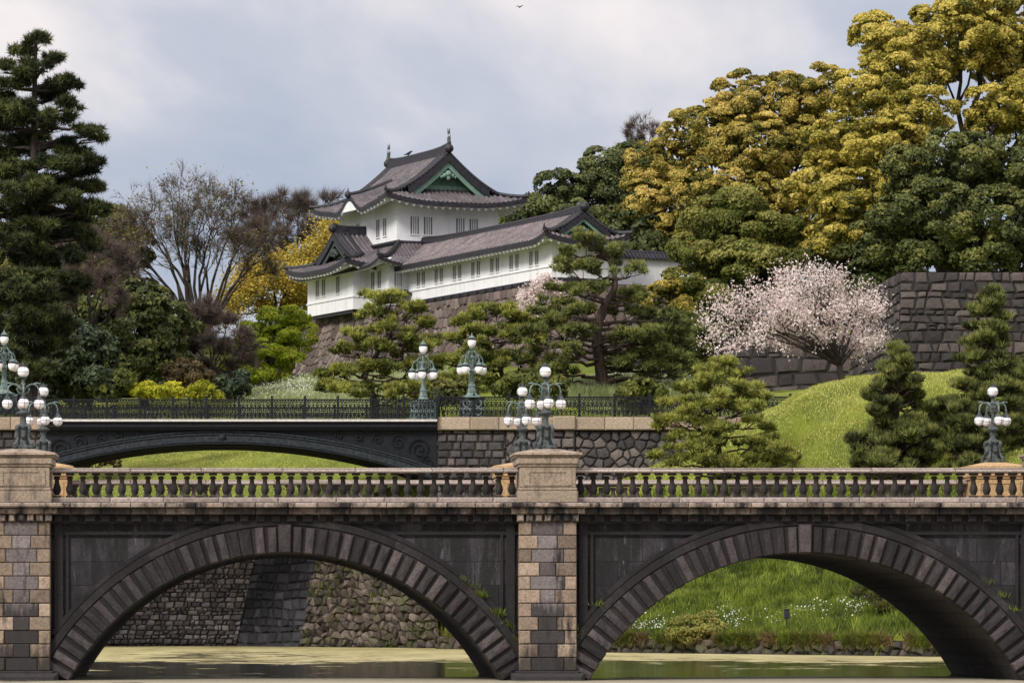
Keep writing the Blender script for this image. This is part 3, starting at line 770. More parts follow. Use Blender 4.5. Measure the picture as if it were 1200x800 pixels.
# piers with long-and-short quoins, capital, plinth, and parapet posts above
def pier(cpx, first):
    x = bx(cpx); h = 34 / S
    top, bot = bz(611), bz(786)
    core = MB(B0); core.box(x - h + 0.03, x + h - 0.03, YF + 0.06, YB - 0.06, -0.8, bz(603), 0.3)
    pr = core.build('pier', M['granite_grey'], bridge)
    qs_ = {-1: MB(B0), 1: MB(B0)}; c = MB(B0)
    rows = 11; rh = (top - bot) / rows
    for k in range(rows):
        z1 = top - rh * k; z0 = z1 - rh
        wq = 0.33 + rb.uniform(-.03, .04) if k % 2 == 0 else 0.53 + rb.uniform(-.04, .04)
        for sg in (-1, 1):
            xa, xb = sorted((x + sg * h, x + sg * (h - wq)))
            qs_[sg].frust(xa + 0.007, xb - 0.007, YF + rb.uniform(-.008, .01), YF + 0.55, z0 + 0.009, z1 - 0.009, 0.022, rb.uniform(0.1, 1))
        wi = h - wq
        c.frust(x - wi + 0.007, x + wi - 0.007, YF + 0.02 + rb.uniform(-.01, .02), YF + 0.5, z0 + 0.006, z1 - 0.006, 0.02, rb.uniform(0.15, 1.0))
    for sg in (-1, 1): qs_[sg].build('quoins', M['granite_beige'], pr)
    c.build('infill_stones', M['granite_grey'], pr)
    p = MB(B0); p.frust(x - 43 / S, x + 43 / S, YF - 0.22, YB + 0.22, -0.8, bz(788), 0.10, 0.4)
    p.frust(x - 38 / S, x + 38 / S, YF - 0.09, YB + 0.09, bz(788.2), bz(785.8), 0.04, 0.6); p.build('plinth', M['granite_grey'], pr)
    k = MB(B0)
    k.frust(x - 49.5 / S, x + 49.5 / S, YF - 0.36, YB + 0.36, bz(594.3), bz(589), 0.03, 0.7)
    k.frust(x - 43 / S, x + 43 / S, YF - 0.20, YB + 0.20, bz(602), bz(594.5), 0.04, 0.5)
    for i in range(7):
        xx = x - 36 / S + (72 / S - 0.17) * i / 6
        k.frust(xx, xx + 0.17, YF - 0.11, YF + 0.3, bz(610.5), bz(602.2), 0.03, rb.uniform(.3, .9))
    k.build('capital', M['cornice_stone'], pr)
    return pr
for i, p_ in enumerate(PIERS): pier(p_, i == 0)

def post(cpx, yf, yb, mat):
    x = bx(cpx); o_ = B0
    m_ = MB(o_)
    yc = (yf + yb) / 2; hd = (yb - yf) / 2
    def slab(hw, py0, py1, ex, c=0.02, t=0.5):
        m_.frust(x - hw / S, x + hw / S, yc - hd - ex, yc + hd + ex, bz(py0), bz(py1), c, t)
    slab(35.5, 588.8, 575, 0.05, 0.02, 0.55); slab(34.5, 574.8, 571, 0.03, 0.02, 0.35)
    slab(33, 570.8, 547.5, 0.0, 0.015, 0.5)
    slab(35, 547.3, 544, 0.03, 0.03, 0.25); slab(36.5, 543.8, 536, 0.06, 0.03, 0.6)
    slab(38.5, 535.8, 533, 0.09, 0.03, 0.35)
    bd = m_.build('parapet_post', mat, bridge)
    for y0_, y1_ in ((yf - 0.025, yf + 0.03), (yb - 0.03, yb + 0.025)):   # raised frame leaves a sunk panel on each face
        f = MB(o_)
        for (a, b, cpy, dpy) in ((-28, -21.5, 568.5, 550.5), (21.5, 28, 568.5, 550.5), (-21.5, 21.5, 568.5, 566), (-21.5, 21.5, 553, 550.5)):
            f.box(x + a / S, x + b / S, y0_ + (0.002 if abs(a) < 22 and b > 0 and a < 0 else 0), y1_, bz(cpy), bz(dpy), 0.55)
        f.build('panel_frame', mat, bd)
    c = MB(o_)
    hw = 40 / S; e = 0.13; z0, z1, z2 = bz(532.8), bz(530.3), bz(524.8)
    vs = [(x + sx_ * hw, yc + sy_ * (hd + e), z) for z in (z0, z1) for sx_, sy_ in ((-1, -1), (1, -1), (1, 1), (-1, 1))]
    vs += [(x + sx_ * 0.30, yc + sy_ * 0.30, z2) for sx_, sy_ in ((-1, -1), (1, -1), (1, 1), (-1, 1))]
    fs = [(i, (i + 1) % 4, 4 + (i + 1) % 4, 4 + i) for i in range(4)] + [(4 + i, 4 + (i + 1) % 4, 8 + (i + 1) % 4, 8 + i) for i in range(4)] + [(8, 9, 10, 11), (3, 2, 1, 0)]
    c.add(vs, fs, 0.75)
    c.build('post_cap', mat, bd)
for p_ in PIERS:
    post(p_, YF + 0.02, YF + 1.55, M['granite_post'])
    post(p_, YB - 1.55, YB - 0.02, M['granite_ochre'])

# balustrades: base rail, top rail, turned balusters
hb = (582 - 553) / S
BAL = [(0.115, 0), (0.115, 0.05), (0.075, 0.065), (0.068, 0.09), (0.098, 0.15), (0.112, 0.21), (0.098, 0.28), (0.066, 0.37), (0.056, 0.44), (0.060, 0.48), (0.088, 0.50), (0.088, 0.525), (0.062, 0.54), (0.078, 0.565), (0.112, 0.585), (0.112, hb)]
bal_me = {}
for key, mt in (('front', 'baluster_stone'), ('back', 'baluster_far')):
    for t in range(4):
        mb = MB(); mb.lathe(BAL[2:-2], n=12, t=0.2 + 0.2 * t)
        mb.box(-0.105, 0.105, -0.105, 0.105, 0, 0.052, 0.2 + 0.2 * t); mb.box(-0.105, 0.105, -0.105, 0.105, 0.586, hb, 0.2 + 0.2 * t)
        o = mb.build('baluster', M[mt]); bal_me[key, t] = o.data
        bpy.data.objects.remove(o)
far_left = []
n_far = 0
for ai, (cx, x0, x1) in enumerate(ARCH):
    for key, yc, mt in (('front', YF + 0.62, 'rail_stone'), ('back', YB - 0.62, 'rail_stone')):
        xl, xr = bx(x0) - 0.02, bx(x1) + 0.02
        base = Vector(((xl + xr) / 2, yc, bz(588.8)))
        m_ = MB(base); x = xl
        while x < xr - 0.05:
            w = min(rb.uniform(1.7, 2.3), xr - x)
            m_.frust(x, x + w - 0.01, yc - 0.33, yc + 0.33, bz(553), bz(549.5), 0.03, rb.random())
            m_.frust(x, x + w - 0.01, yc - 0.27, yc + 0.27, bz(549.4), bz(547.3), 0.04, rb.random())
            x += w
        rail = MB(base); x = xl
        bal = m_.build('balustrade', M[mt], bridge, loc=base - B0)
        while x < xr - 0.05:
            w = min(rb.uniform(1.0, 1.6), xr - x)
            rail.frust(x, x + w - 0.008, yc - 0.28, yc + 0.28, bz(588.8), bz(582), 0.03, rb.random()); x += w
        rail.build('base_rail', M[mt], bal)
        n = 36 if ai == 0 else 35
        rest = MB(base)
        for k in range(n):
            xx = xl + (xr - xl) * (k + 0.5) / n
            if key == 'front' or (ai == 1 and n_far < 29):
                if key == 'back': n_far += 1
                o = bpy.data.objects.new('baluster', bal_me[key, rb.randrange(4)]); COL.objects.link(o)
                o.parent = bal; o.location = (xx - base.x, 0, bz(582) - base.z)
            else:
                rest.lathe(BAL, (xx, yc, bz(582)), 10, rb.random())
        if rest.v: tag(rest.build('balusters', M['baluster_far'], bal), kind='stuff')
# abutment walls carrying the roadway on beyond the end piers
for xa, xb in ((bx(25) - 14, bx(25) - 0.72), (bx(1248) + 0.72, bx(1248) + 14)):
    mb = MB(B0); mb.box(xa, xb, YF + 0.3, YB - 0.3, -0.8, bz(589)); mb.build('abutment_wall', M['spandrel'], bridge)
    mb = MB(B0)
    for yc in (YF + 0.62, YB - 0.62): mb.box(xa, xb, yc - 0.25, yc + 0.25, bz(588.9), bz(547.5))
    mb.build('end_parapet', M['granite_post'], bridge)
# moss and grass tufts growing on the archivolt ledges
pts = []
for cx, lo, hi, n in ((334, 32, 52, 14), (945, 133, 150, 4), (945, 40, 50, 3)):
    for k in range(n):
        a = R(rng.uniform(lo, hi)); q_ = arch_pt(cx, RO + 0.24, a)
        pts.append(np.array([q_[0], YF + 0.22, q_[1]]) + rng.normal(size=(30, 3)) * np.array([0.10, 0.03, 0.03]))
pts = np.concatenate(pts)
V, Fq = blades(pts, 0.17, 0.018, 0.5)
o = mesh_np('ledge_weeds', V, Fq, rng.uniform(0.1, 0.8, len(Fq)), M['grass']); tag(o, 'tufts of grass growing on the ledges of the stone arches', 'weeds', kind='stuff')
# ================================================================== iron bridge behind
YI, YIB = 188.0, 196.0
def ix(px): return (px - CX) / F * YI
def iz(py): return CAMZ + (CY - py) / F * YI
xl, xr = ix(48), ix(512)
I0 = Vector(((xl + xr) / 2, 192, iz(500)))
iron = empty('iron_bridge', I0, 'dark iron arch bridge with lacy railings behind the stone bridge', 'bridge')
acx = ix(260); acz_t = iz(519.5); Ra = 31.0            # arch crown and radius
def zarch(x, r=Ra): return acz_t - Ra + math.sqrt(max(r * r - (x - acx) ** 2, 0))
ztop = iz(503)
ribs = 5
for k in range(ribs):
    y = YI + 0.35 + (YIB - YI - 0.7) * k / (ribs - 1)
    mb = MB(I0); N = 48
    for i in range(N):
        x0 = xl + (xr - xl) * i / N; x1 = xl + (xr - xl) * (i + 1) / N
        poly = [(x0, zarch(x0)), (x1, zarch(x1)), (x1, ztop), (x0, ztop)]
        mb.prism(poly, y - 0.06, y + 0.06, lambda a, b, d: (a, d, b))
        w = 0.22
        poly = [(x0, zarch(x0) - 0.0), (x1, zarch(x1) - 0.0), (x1, zarch(x1) + 0.07), (x0, zarch(x0) + 0.07)]
        mb.prism(poly, y - w, y + w, lambda a, b, d: (a, d, b))
    mb.build('arch_girder', M['iron_dark'], iron)
# face relief on the outer girder: rim band, crown boss, corner scrolls
mb = MB(I0); N = 60
for (ra, rb_, yy) in ((0.08, 0.52, 0.20), (0.56, 0.63, 0.14), (0.10, 0.16, 0.13), (0.45, 0.51, 0.13)):
    for i in range(N):
        x0 = xl + (xr - xl) * i / N; x1 = xl + (xr - xl) * (i + 1) / N
        poly = [(x0, min(zarch(x0) + ra, ztop)), (x1, min(zarch(x1) + ra, ztop)), (x1, min(zarch(x1) + rb_, ztop)), (x0, min(zarch(x0) + rb_, ztop))]
        if poly[3][1] - poly[0][1] < 0.01: continue
        mb.prism(poly, YI + yy, YI + 0.30, lambda a, b, d: (a, d, b))
mb.ball((acx, YI + 0.25, iz(512)), 0.22, 12, 6, sz=0.8)
mb.build('arch_rim', M['iron_relief'], iron)
def spiral(cx_, cz_, r, turns, a0, sg, rad, flip=1):
    pts = []; mb = MB(I0)
    for i in range(26):
        t = i / 25; a = a0 + sg * turns * 2 * math.pi * t; rr = r * (1 - 0.86 * t)
        pts.append((cx_ + flip * rr * math.cos(a), YI + 0.2, cz_ + rr * math.sin(a)))
    mb.tube(pts, rad, 5); mb.build('scroll', M['iron_dark'], iron)
for sg, xe in ((1, xr), (-1, xl)):
    spiral(xe - sg * 0.85, iz(525), 0.55, 1.9, R(200), -1, 0.035, sg)
    spiral(xe - sg * 1.9, iz(517), 0.38, 1.7, R(20), 1, 0.03, sg)
    spiral(xe - sg * 2.9, iz(513.5), 0.28, 1.6, R(190), -1, 0.028, sg)
    spiral(xe - sg * 3.8, iz(511.5), 0.22, 1.5, R(20), 1, 0.04, sg)
    spiral(xe - sg * 0.45, iz(541), 0.34, 1.6, R(90), 1, 0.028, sg)
    spiral(xe - sg * 4.8, iz(509.5), 0.18, 1.5, R(190), -1, 0.04, sg)
mb = MB(I0)
mb.box(xl, xr, YI - 0.02, YIB + 0.02, iz(503.2), iz(500.5)); mb.box(xl, xr, YI - 0.12, YIB + 0.12, iz(500.4), iz(495.5)); mb.box(xl, xr, YI - 0.2, YIB + 0.2, iz(495.4), iz(494))
mb.build('cornice_beam', M['iron_dark'], iron)
mb = MB(I0); mb.box(xl, xr, YI - 0.10, YIB + 0.10, iz(493.9), iz(491.7)); mb.build('deck', M['deck'], iron)
for y0_, y1_ in ((YI - .26, YI - .101), (YIB + .101, YIB + .26)):
    mb = MB(I0); mb.box(xl, xr, y0_, y1_, iz(493.9), iz(491.3)); mb.build('kerb', M['kerb'], iron)

# one lacy panel, repeated into each railing's mesh
def scroll(mb, cx_, cz_, r, a0, sg, y, rad=0.025, turns=1.35):
    pts = []
    for i in range(14):
        t = i / 13; a = a0 + sg * turns * 2 * math.pi * t; rr = r * (1 - 0.75 * t)
        pts.append((cx_ + rr * math.cos(a), y, cz_ + rr * math.sin(a)))
    mb.tube(pts, rad, 3, cap=False)
def ringt(mb, cx_, cz_, r, y, rad=0.023, n=12):
    mb.tube([(cx_ + r * math.cos(2 * math.pi * i / n), y, cz_ + r * math.sin(2 * math.pi * i / n)) for i in range(n + 1)], rad, 3, cap=False)
def railing_panel(mb, x0, x1, y, z0, z1):
    w = x1 - x0; h = z1 - z0
    mb.box(x0, x1, y - 0.045, y + 0.045, z1 - 0.07, z1); mb.box(x0, x1, y - 0.03, y + 0.03, z0, z0 + 0.05); mb.box(x0, x1, y - 0.02, y + 0.02, z0 + h * 0.82, z0 + h * 0.85)
    nn = 4; cw = w / nn
    for i in range(nn):
        cx_ = x0 + cw * (i + 0.5); cz_ = z0 + h * 0.43
        ringt(mb, cx_, cz_, 0.11, y)
        for sx_ in (-1, 1):
            for sz_ in (-1, 1):
                scroll(mb, cx_ + sx_ * cw * 0.27, cz_ + sz_ * h * 0.22, 0.15, R(0 if sx_ < 0 else 180), sx_ * sz_, y)
        mb.tube([(cx_, y, z0 + .03), (cx_, y, z0 + h * .83)], 0.014, 3, cap=False)
        mb.tube([(x0 + cw * i, y, z0 + .03), (x0 + cw * i, y, z0 + h * .83)], 0.016, 3, cap=False)
        for k in range(3): ringt(mb, x0 + cw * (i + (k + .5) / 3), z0 + h * 0.905, 0.055, y, 0.018, 8)
        for sz_ in (-1, 1): ringt(mb, x0 + cw * i, cz_ + sz_ * h * .16, .07, y, .02, 8); ringt(mb, cx_, cz_ + sz_ * h * .28, .06, y, .02, 8)
def railing(x0, x1, y, z0, z1, step, parent, org):
    n = max(1, int(round((x1 - x0) / step)))
    mb = MB(org)
    for i in range(n): railing_panel(mb, x0 + (x1 - x0) * i / n, x0 + (x1 - x0) * (i + 1) / n, y, z0, z1)
    rl = mb.build('railing', M['iron_dark'], parent)
    for i in range(n + 1):
        x = x0 + (x1 - x0) * i / n
        p = MB(org); p.box(x - 0.06, x + 0.06, y - 0.07, y + 0.07, z0, z1 + 0.03); p.lathe([(0.08, 0), (0.05, 0.04), (0.07, 0.09), (0.02, 0.14)], (x, y, z1 + 0.03), 8)
        p.build('post', M['iron_dark'], rl)
railing(xl, xr, YI - 0.02, iz(491.6), iz(467.5), 1.58, iron, I0)
railing(xl, xr, YIB + 0.02, iz(491.6), iz(467.5), 1.58, iron, I0)

# --- right and left abutments with tan coping, and road on top
def abutment(name, label, x0, x1, quoin_x, seed):
    o_ = Vector(((x0 + x1) / 2, YI, 6))
    root = empty(name, o_, label, 'stone wall')
    mb = MB(o_); mo = MB(o_)
    zt = iz(503.5)
    if quoin_x:
        xq = x0 + 3.4
        masonry(mb, mo, (x0, YI, 3.0), (xq, YI, 3.0), (xq, YI + .35, zt), (x0 + 0.0, YI + .35, zt), 0.55, 0.36, 'ashlar', seed, relief=0.07, gap=0.02)
        masonry(mb, mo, (x0, YIB, 3.0), (x0, YI, 3.0), (x0, YI + .35, zt), (x0, YIB, zt), 0.6, 0.36, 'ashlar', seed + 5, relief=0.03, gap=0.02, toward=(-1, 0, 0))
        xp = ix(648)
        masonry(mb, mo, (xq, YI, 3.0), (xp, YI, 3.0), (xp, YI + .35, zt), (xq, YI + .35, zt), 0.48, 0.42, 'rubble', seed + 1, relief=0.09, gap=0.02)
        masonry(mb, mo, (xp, YI - 0.2, 3.0), (ix(674), YI - 0.2, 3.0), (ix(674), YI + .15, zt), (xp, YI + .15, zt), 0.9, 0.45, 'ashlar', seed + 2, relief=0.09, gap=0.02)
        masonry(mb, mo, (ix(674), YI, 3.0), (x1, YI, 3.0), (x1, YI + .35, zt), (ix(674), YI + .35, zt), 0.50, 0.46, 'rubble', seed + 3, relief=0.10, gap=0.025, tints=(0.1, 1.0))
    else:
        masonry(mb, mo, (x0, YI, 3.0), (x1, YI, 3.0), (x1, YI + .35, zt), (x0, YI + .35, zt), 0.6, 0.4, 'ashlar', seed, relief=0.08, gap=0.02)
        masonry(mb, mo, (x1, YI, 3.0), (x1, YIB, 3.0), (x1, YIB, zt), (x1, YI + .35, zt), 0.6, 0.4, 'ashlar', seed + 1, relief=0.03, gap=0.02, toward=(1, 0, 0))
    mb.build('stone_facing', M['wall_abut'], root); mo.build('mortar', M['mortar'], root)
    c = MB(o_); x = x0; r = random.Random(seed)
    while x < x1 - 0.1:
        w = min(r.uniform(1.4, 1.9), x1 - x)
        c.frust(x + .008, x + w - .008, YI + 0.08, YI + 0.75, iz(503.4), iz(488.4), 0.04, r.random()); x += w
    if quoin_x: c.frust(ix(648), ix(674), YI - 0.12, YI + 0.8, iz(503.3), iz(487.6), 0.04, 0.4)
    c.box(x0, x1, YIB - 0.7, YIB + 0.0, iz(503), iz(488.4), 0.5)
    c.build('coping', M['coping'], root)
    f = MB(o_); f.box(x0 + .1, x1, YI + 0.4, YIB - 0.1, 3.0, iz(503.6)); f.box(x0 + .02, x1, YI + 0.76, YIB - 0.71, iz(503.5), iz(492)); f.build('road_bed', M['deck'], root)
    railing(x0 + 0.1, x1, YI + 0.4, iz(488.3), iz(464), 1.7, root, o_)
    return root
abutment('bridge_abutment', 'stone abutment wall with tan coping and black railing at the iron bridge end', ix(512) + .01, ix(1010), True, 40)
abutment('bridge_abutment', 'stone abutment with tan coping behind the lamps beyond the end of the iron bridge', ix(-330), ix(48) - .01, False, 60)

# ================================================================== lamps
def stone_lamp(loc, rz, label):
    root = empty('street_lamp', loc, label, 'street lamp', 'globe lamps on the stone bridge', rz)
    b = MB()
    # scrolled foot: square core with four volute legs
    b.lathe([(0.255, 0), (0.255, 0.05), (0.20, 0.08), (0.17, 0.12), (0.155, 0.30), (0.150, 0.52), (0.17, 0.56), (0.19, 0.60), (0.15, 0.64), (0.10, 0.68)], n=8, sq=False)
    for k in range(4):
        a = R(45 + 90 * k); dx, dy = math.cos(a), math.sin(a)
        pts = [(0.31, 0.04), (0.32, 0.12), (0.25, 0.18), (0.20, 0.30), (0.215, 0.44), (0.235, 0.54), (0.19, 0.62)]
        b.tube([(r * dx, r * dy, z) for r, z in pts], [0.045, 0.05, 0.04, 0.035, 0.04, 0.05, 0.035], 6)
        for q in range(4):
            aa = R(90 * q)
        b.ball((0.30 * dx, 0.30 * dy, 0.06), 0.062, 8, 5)
    for k in range(4):
        a = R(90 * k); dx, dy = math.cos(a), math.sin(a)
        b.ball((0.165 * dx, 0.165 * dy, 0.36), 0.075, 8, 6, sz=1.5); b.ball((0.17 * dx, 0.17 * dy, 0.58), 0.055, 8, 5)
    b.build('pedestal', M['bronze_dark'], root, smooth=False)
    c = MB()
    c.lathe([(0.10, 0.66), (0.085, 0.72), (0.085, 0.86), (0.12, 0.90), (0.17, 0.93), (0.17, 0.96), (0.12, 1.00), (0.07, 1.04), (0.055, 1.10), (0.045, 1.30), (0.04, 1.50), (0.065, 1.56), (0.05, 1.64), (0.075, 1.70), (0.045, 1.76), (0.05, 1.84), (0.075, 1.87), (0.055, 1.90)], n=10)
    for k in range(8):
        a = 2 * math.pi * k / 8; c.ball((0.15 * math.cos(a), 0.15 * math.sin(a), 0.945), 0.04, 6, 4)
    c.build('column', M['bronze_dark'], root, smooth=False)
    def globe(x, y, z, r, top):
        g = MB(); g.ball((x, y, z), r, 16, 10, sz=0.97); go = g.build('globe', M['opal'], root, smooth=True)
        h = MB()
        if top:
            hc = MB(); hc.lathe([(0.10, 0), (0.115, 0.02), (0.09, 0.035)], (x, y, z - r - 0.01), 10); hc.build('globe_collar', M['bronze_dark'], go)
            h.lathe([(0.10, 0), (0.105, 0.025), (0.06, 0.04)], (x, y, z + r * 0.80), 10)
            for k in range(6):
                a = 2 * math.pi * k / 6; h.tube([(x + 0.085 * math.cos(a), y + 0.085 * math.sin(a), z + r * .85), (x + 0.12 * math.cos(a), y + 0.12 * math.sin(a), z + r * .85 + 0.085)], [0.02, 0.006], 4)
            h.lathe([(0.03, 0), (0.035, 0.05), (0.008, 0.11)], (x, y, z + r * .9), 6)
        else:
            h.lathe([(0.105, 0), (0.10, 0.03), (0.055, 0.075), (0.06, 0.10), (0.035, 0.125), (0.03, 0.19)], (x, y, z + r * 0.72), 10)
            h.lathe([(0.006, -0.05), (0.03, -0.02), (0.04, 0.0)], (x, y, z - r * .98), 8)
        h.build('globe_cap', M['bronze_dark'], go)
        w = MB(); rr = r * 1.015
        for k in range(2 if not top else 1):
            a0 = R(90 * k + 10)
            w.tube([(x + rr * math.cos(t) * math.cos(a0), y + rr * math.cos(t) * math.sin(a0), z + rr * math.sin(t) * .97) for t in np.linspace(0, 2 * math.pi, 21)], 0.0065, 3, cap=False)
        w.tube([(x + rr * math.cos(t), y + rr * math.sin(t), z) for t in np.linspace(0, 2 * math.pi, 21)], 0.0065, 3, cap=False)
        w.build('globe_wire', M['bronze_dark'], go)
    for k in range(4):
        a = R(90 * k); dx, dy = math.cos(a), math.sin(a)
        m_ = MB()
        prof = [(0.04, 1.58), (0.12, 1.66), (0.22, 1.71), (0.31, 1.70), (0.38, 1.64), (0.41, 1.55), (0.415, 1.46)]
        m_.tube([(r * dx, r * dy, z) for r, z in prof], [0.03, 0.026, 0.024, 0.024, 0.024, 0.022, 0.022], 6)
        m_.tube([(r * dx, r * dy, z) for r, z in [(0.27, 1.71), (0.36, 1.74), (0.44, 1.72), (0.47, 1.755)]], [0.024, 0.02, 0.016, 0.006], 5)
        m_.tube([(r * dx, r * dy, z) for r, z in [(0.05, 1.45), (0.13, 1.50), (0.17, 1.58), (0.12, 1.62)]], [0.018, 0.016, 0.014, 0.01], 5)
        m_.build('arm', M['verdigris'], root)
        globe(0.415 * dx, 0.415 * dy, 1.19, 0.145, False)
    globe(0, 0, 2.03, 0.155, True)
    return root
zf = bz(524.8)
L1 = stone_lamp((bx(641.5), YF + 0.78, zf), R(8), 'dark bronze globe lamp on the front post between the two arches')
def relabel(o, loc, rz, label):
    c = copy_tree(o); c.location = loc; c.rotation_euler = (0, 0, rz); c['label'] = label; return c
relabel(L1, (bx(642), YB - 0.78, zf), R(12), 'dark bronze globe lamp on the rear middle post, half behind the front one')
relabel(L1, (bx(25), YF + 0.78, zf), R(5), 'dark bronze globe lamp on the front post of the left end pier')
relabel(L1, (bx(25), YB - 0.78, zf), R(10), 'dark bronze globe lamp on the rear post of the left end pier')
relabel(L1, (bx(1248), YB - 0.78, zf), R(14), 'dark bronze globe lamp on the ochre post at the right end of the balustrade')

def iron_lamp(loc, label, rz=0.0):
    root = empty('street_lamp', loc, label, 'street lamp', 'verdigris lamps on the iron bridge', rz)
    b = MB()
    b.lathe([(0.55, 0), (0.55, 0.05), (0.40, 0.09), (0.28, 0.16), (0.22, 0.26), (0.24, 0.32), (0.20, 0.36), (0.17, 0.50), (0.19, 0.60), (0.16, 0.66)], n=12)
    b.build('pedestal', M['verdigris'], root)
    c = MB()
    c.lathe([(0.15, 0.64), (0.12, 0.80), (0.11, 1.20), (0.15, 1.26), (0.15, 1.32), (0.10, 1.38), (0.085, 1.9), (0.12, 1.96), (0.12, 2.02), (0.07, 2.08), (0.06, 2.36), (0.14, 2.42), (0.10, 2.47)], n=10)
    c.build('column', M['verdigris'], root)
    def globe(x, y, z, r):
        g = MB(); g.lathe([(0.04, -r * 1.1), (r * .55, -r * 1.0), (r * .86, -r * .55), (r, 0), (r * .96, r * .45), (r * .75, r * .95), (0.02, r * 1.0)], (x, y, z), 14)
        go = g.build('globe', M['opal'], root, smooth=True)
        h = MB(); h.lathe([(r * .98, 0), (r * 1.04, 0.04), (r * .85, 0.10)], (x, y, z + r * .62), 12); h.build('globe_band', M['lamp_black'], go)
        k = MB(); k.lathe([(r * .8, 0), (r * .55, 0.08), (r * .25, 0.13), (0.035, 0.19), (0.02, 0.27)], (x, y, z + r * .62 + 0.10), 10); k.build('globe_cap', M['verdigris'], go)
    for i in range(5):
        a = 2 * math.pi * i / 5 + 0.3; dx, dy = math.cos(a), math.sin(a)
        m_ = MB()
        m_.tube([(r * dx, r * dy, z) for r, z in [(0.08, 1.70), (0.15, 1.92), (0.30, 2.08), (0.45, 2.06), (0.55, 1.92), (0.57, 1.70)]], [0.04, 0.036, 0.034, 0.034, 0.032, 0.03], 6)
        m_.tube([(r * dx, r * dy, z) for r, z in [(0.08, 2.30), (0.2, 2.28), (0.3, 2.16), (0.36, 2.08)]], [0.025, 0.03, 0.03, 0.02], 5)
        m_.tube([(r * dx, r * dy, z) for r, z in [(0.12, 1.66), (0.28, 1.74), (0.36, 1.88), (0.28, 1.97), (0.22, 1.9)]], [0.02, 0.022, 0.022, 0.02, 0.014], 5)
        m_.build('arm', M['verdigris'], root)
        globe(0.57 * dx, 0.57 * dy, 1.37, 0.205)
    globe(0, 0, 2.70, 0.215)
    return root
zi = iz(491.6) + 0.02
v = P(553, 466, YI + 0.75)
pl = MB(); 
I1 = iron_lamp((v.x, v.y, v.z), 'tall verdigris lamp with bell foot standing on the stone abutment')
# plinth with raised scroll frames, stands on the coping behind the railing
q_ = MB((v.x, v.y, v.z)); q_.box(v.x - .58, v.x + .58, v.y - .33, v.y + .33, iz(488.4), v.z - .06); q_.box(v.x - .64, v.x + .64, v.y - .34, v.y + .4, v.z - .06, v.z)
for sx_ in (-1, 1):
    for sz_ in (.3, .7): ringt(q_, v.x + sx_ * .28, iz(488.4) + sz_, 0.17, v.y - .345, 0.035)
q_.build('plinth', M['verdigris'], I1)
v = P(496, 471, YIB - 0.6)
I2 = relabel(I1, (v.x, v.y, v.z), 0.5, 'verdigris lamp near the abutment, standing lower and behind the taller bell-footed one')
v = P(5, 462, YI + 0.9)
I3 = relabel(I1, (v.x, v.y, v.z), 0.2, 'verdigris lamp at the left edge behind the stone bridge lamps')
# ================================================================== castle turret and gallery
TH = R(23)
T0 = Vector((9.3, 270.0, 23.1))
def tw(p, q, z=0.0):
    return Vector((T0.x + math.cos(TH) * p - math.sin(TH) * q, T0.y + math.sin(TH) * p + math.cos(TH) * q, z))
Z0 = T0.z
turret = empty('castle_turret', T0, 'white two storey castle turret with tiled curving roofs and green gable', 'castle turret', rz=TH)
gallery = empty('castle_gallery', T0, 'long white plastered gallery wing with tiled roof running from the turret', 'castle gallery', rz=TH)

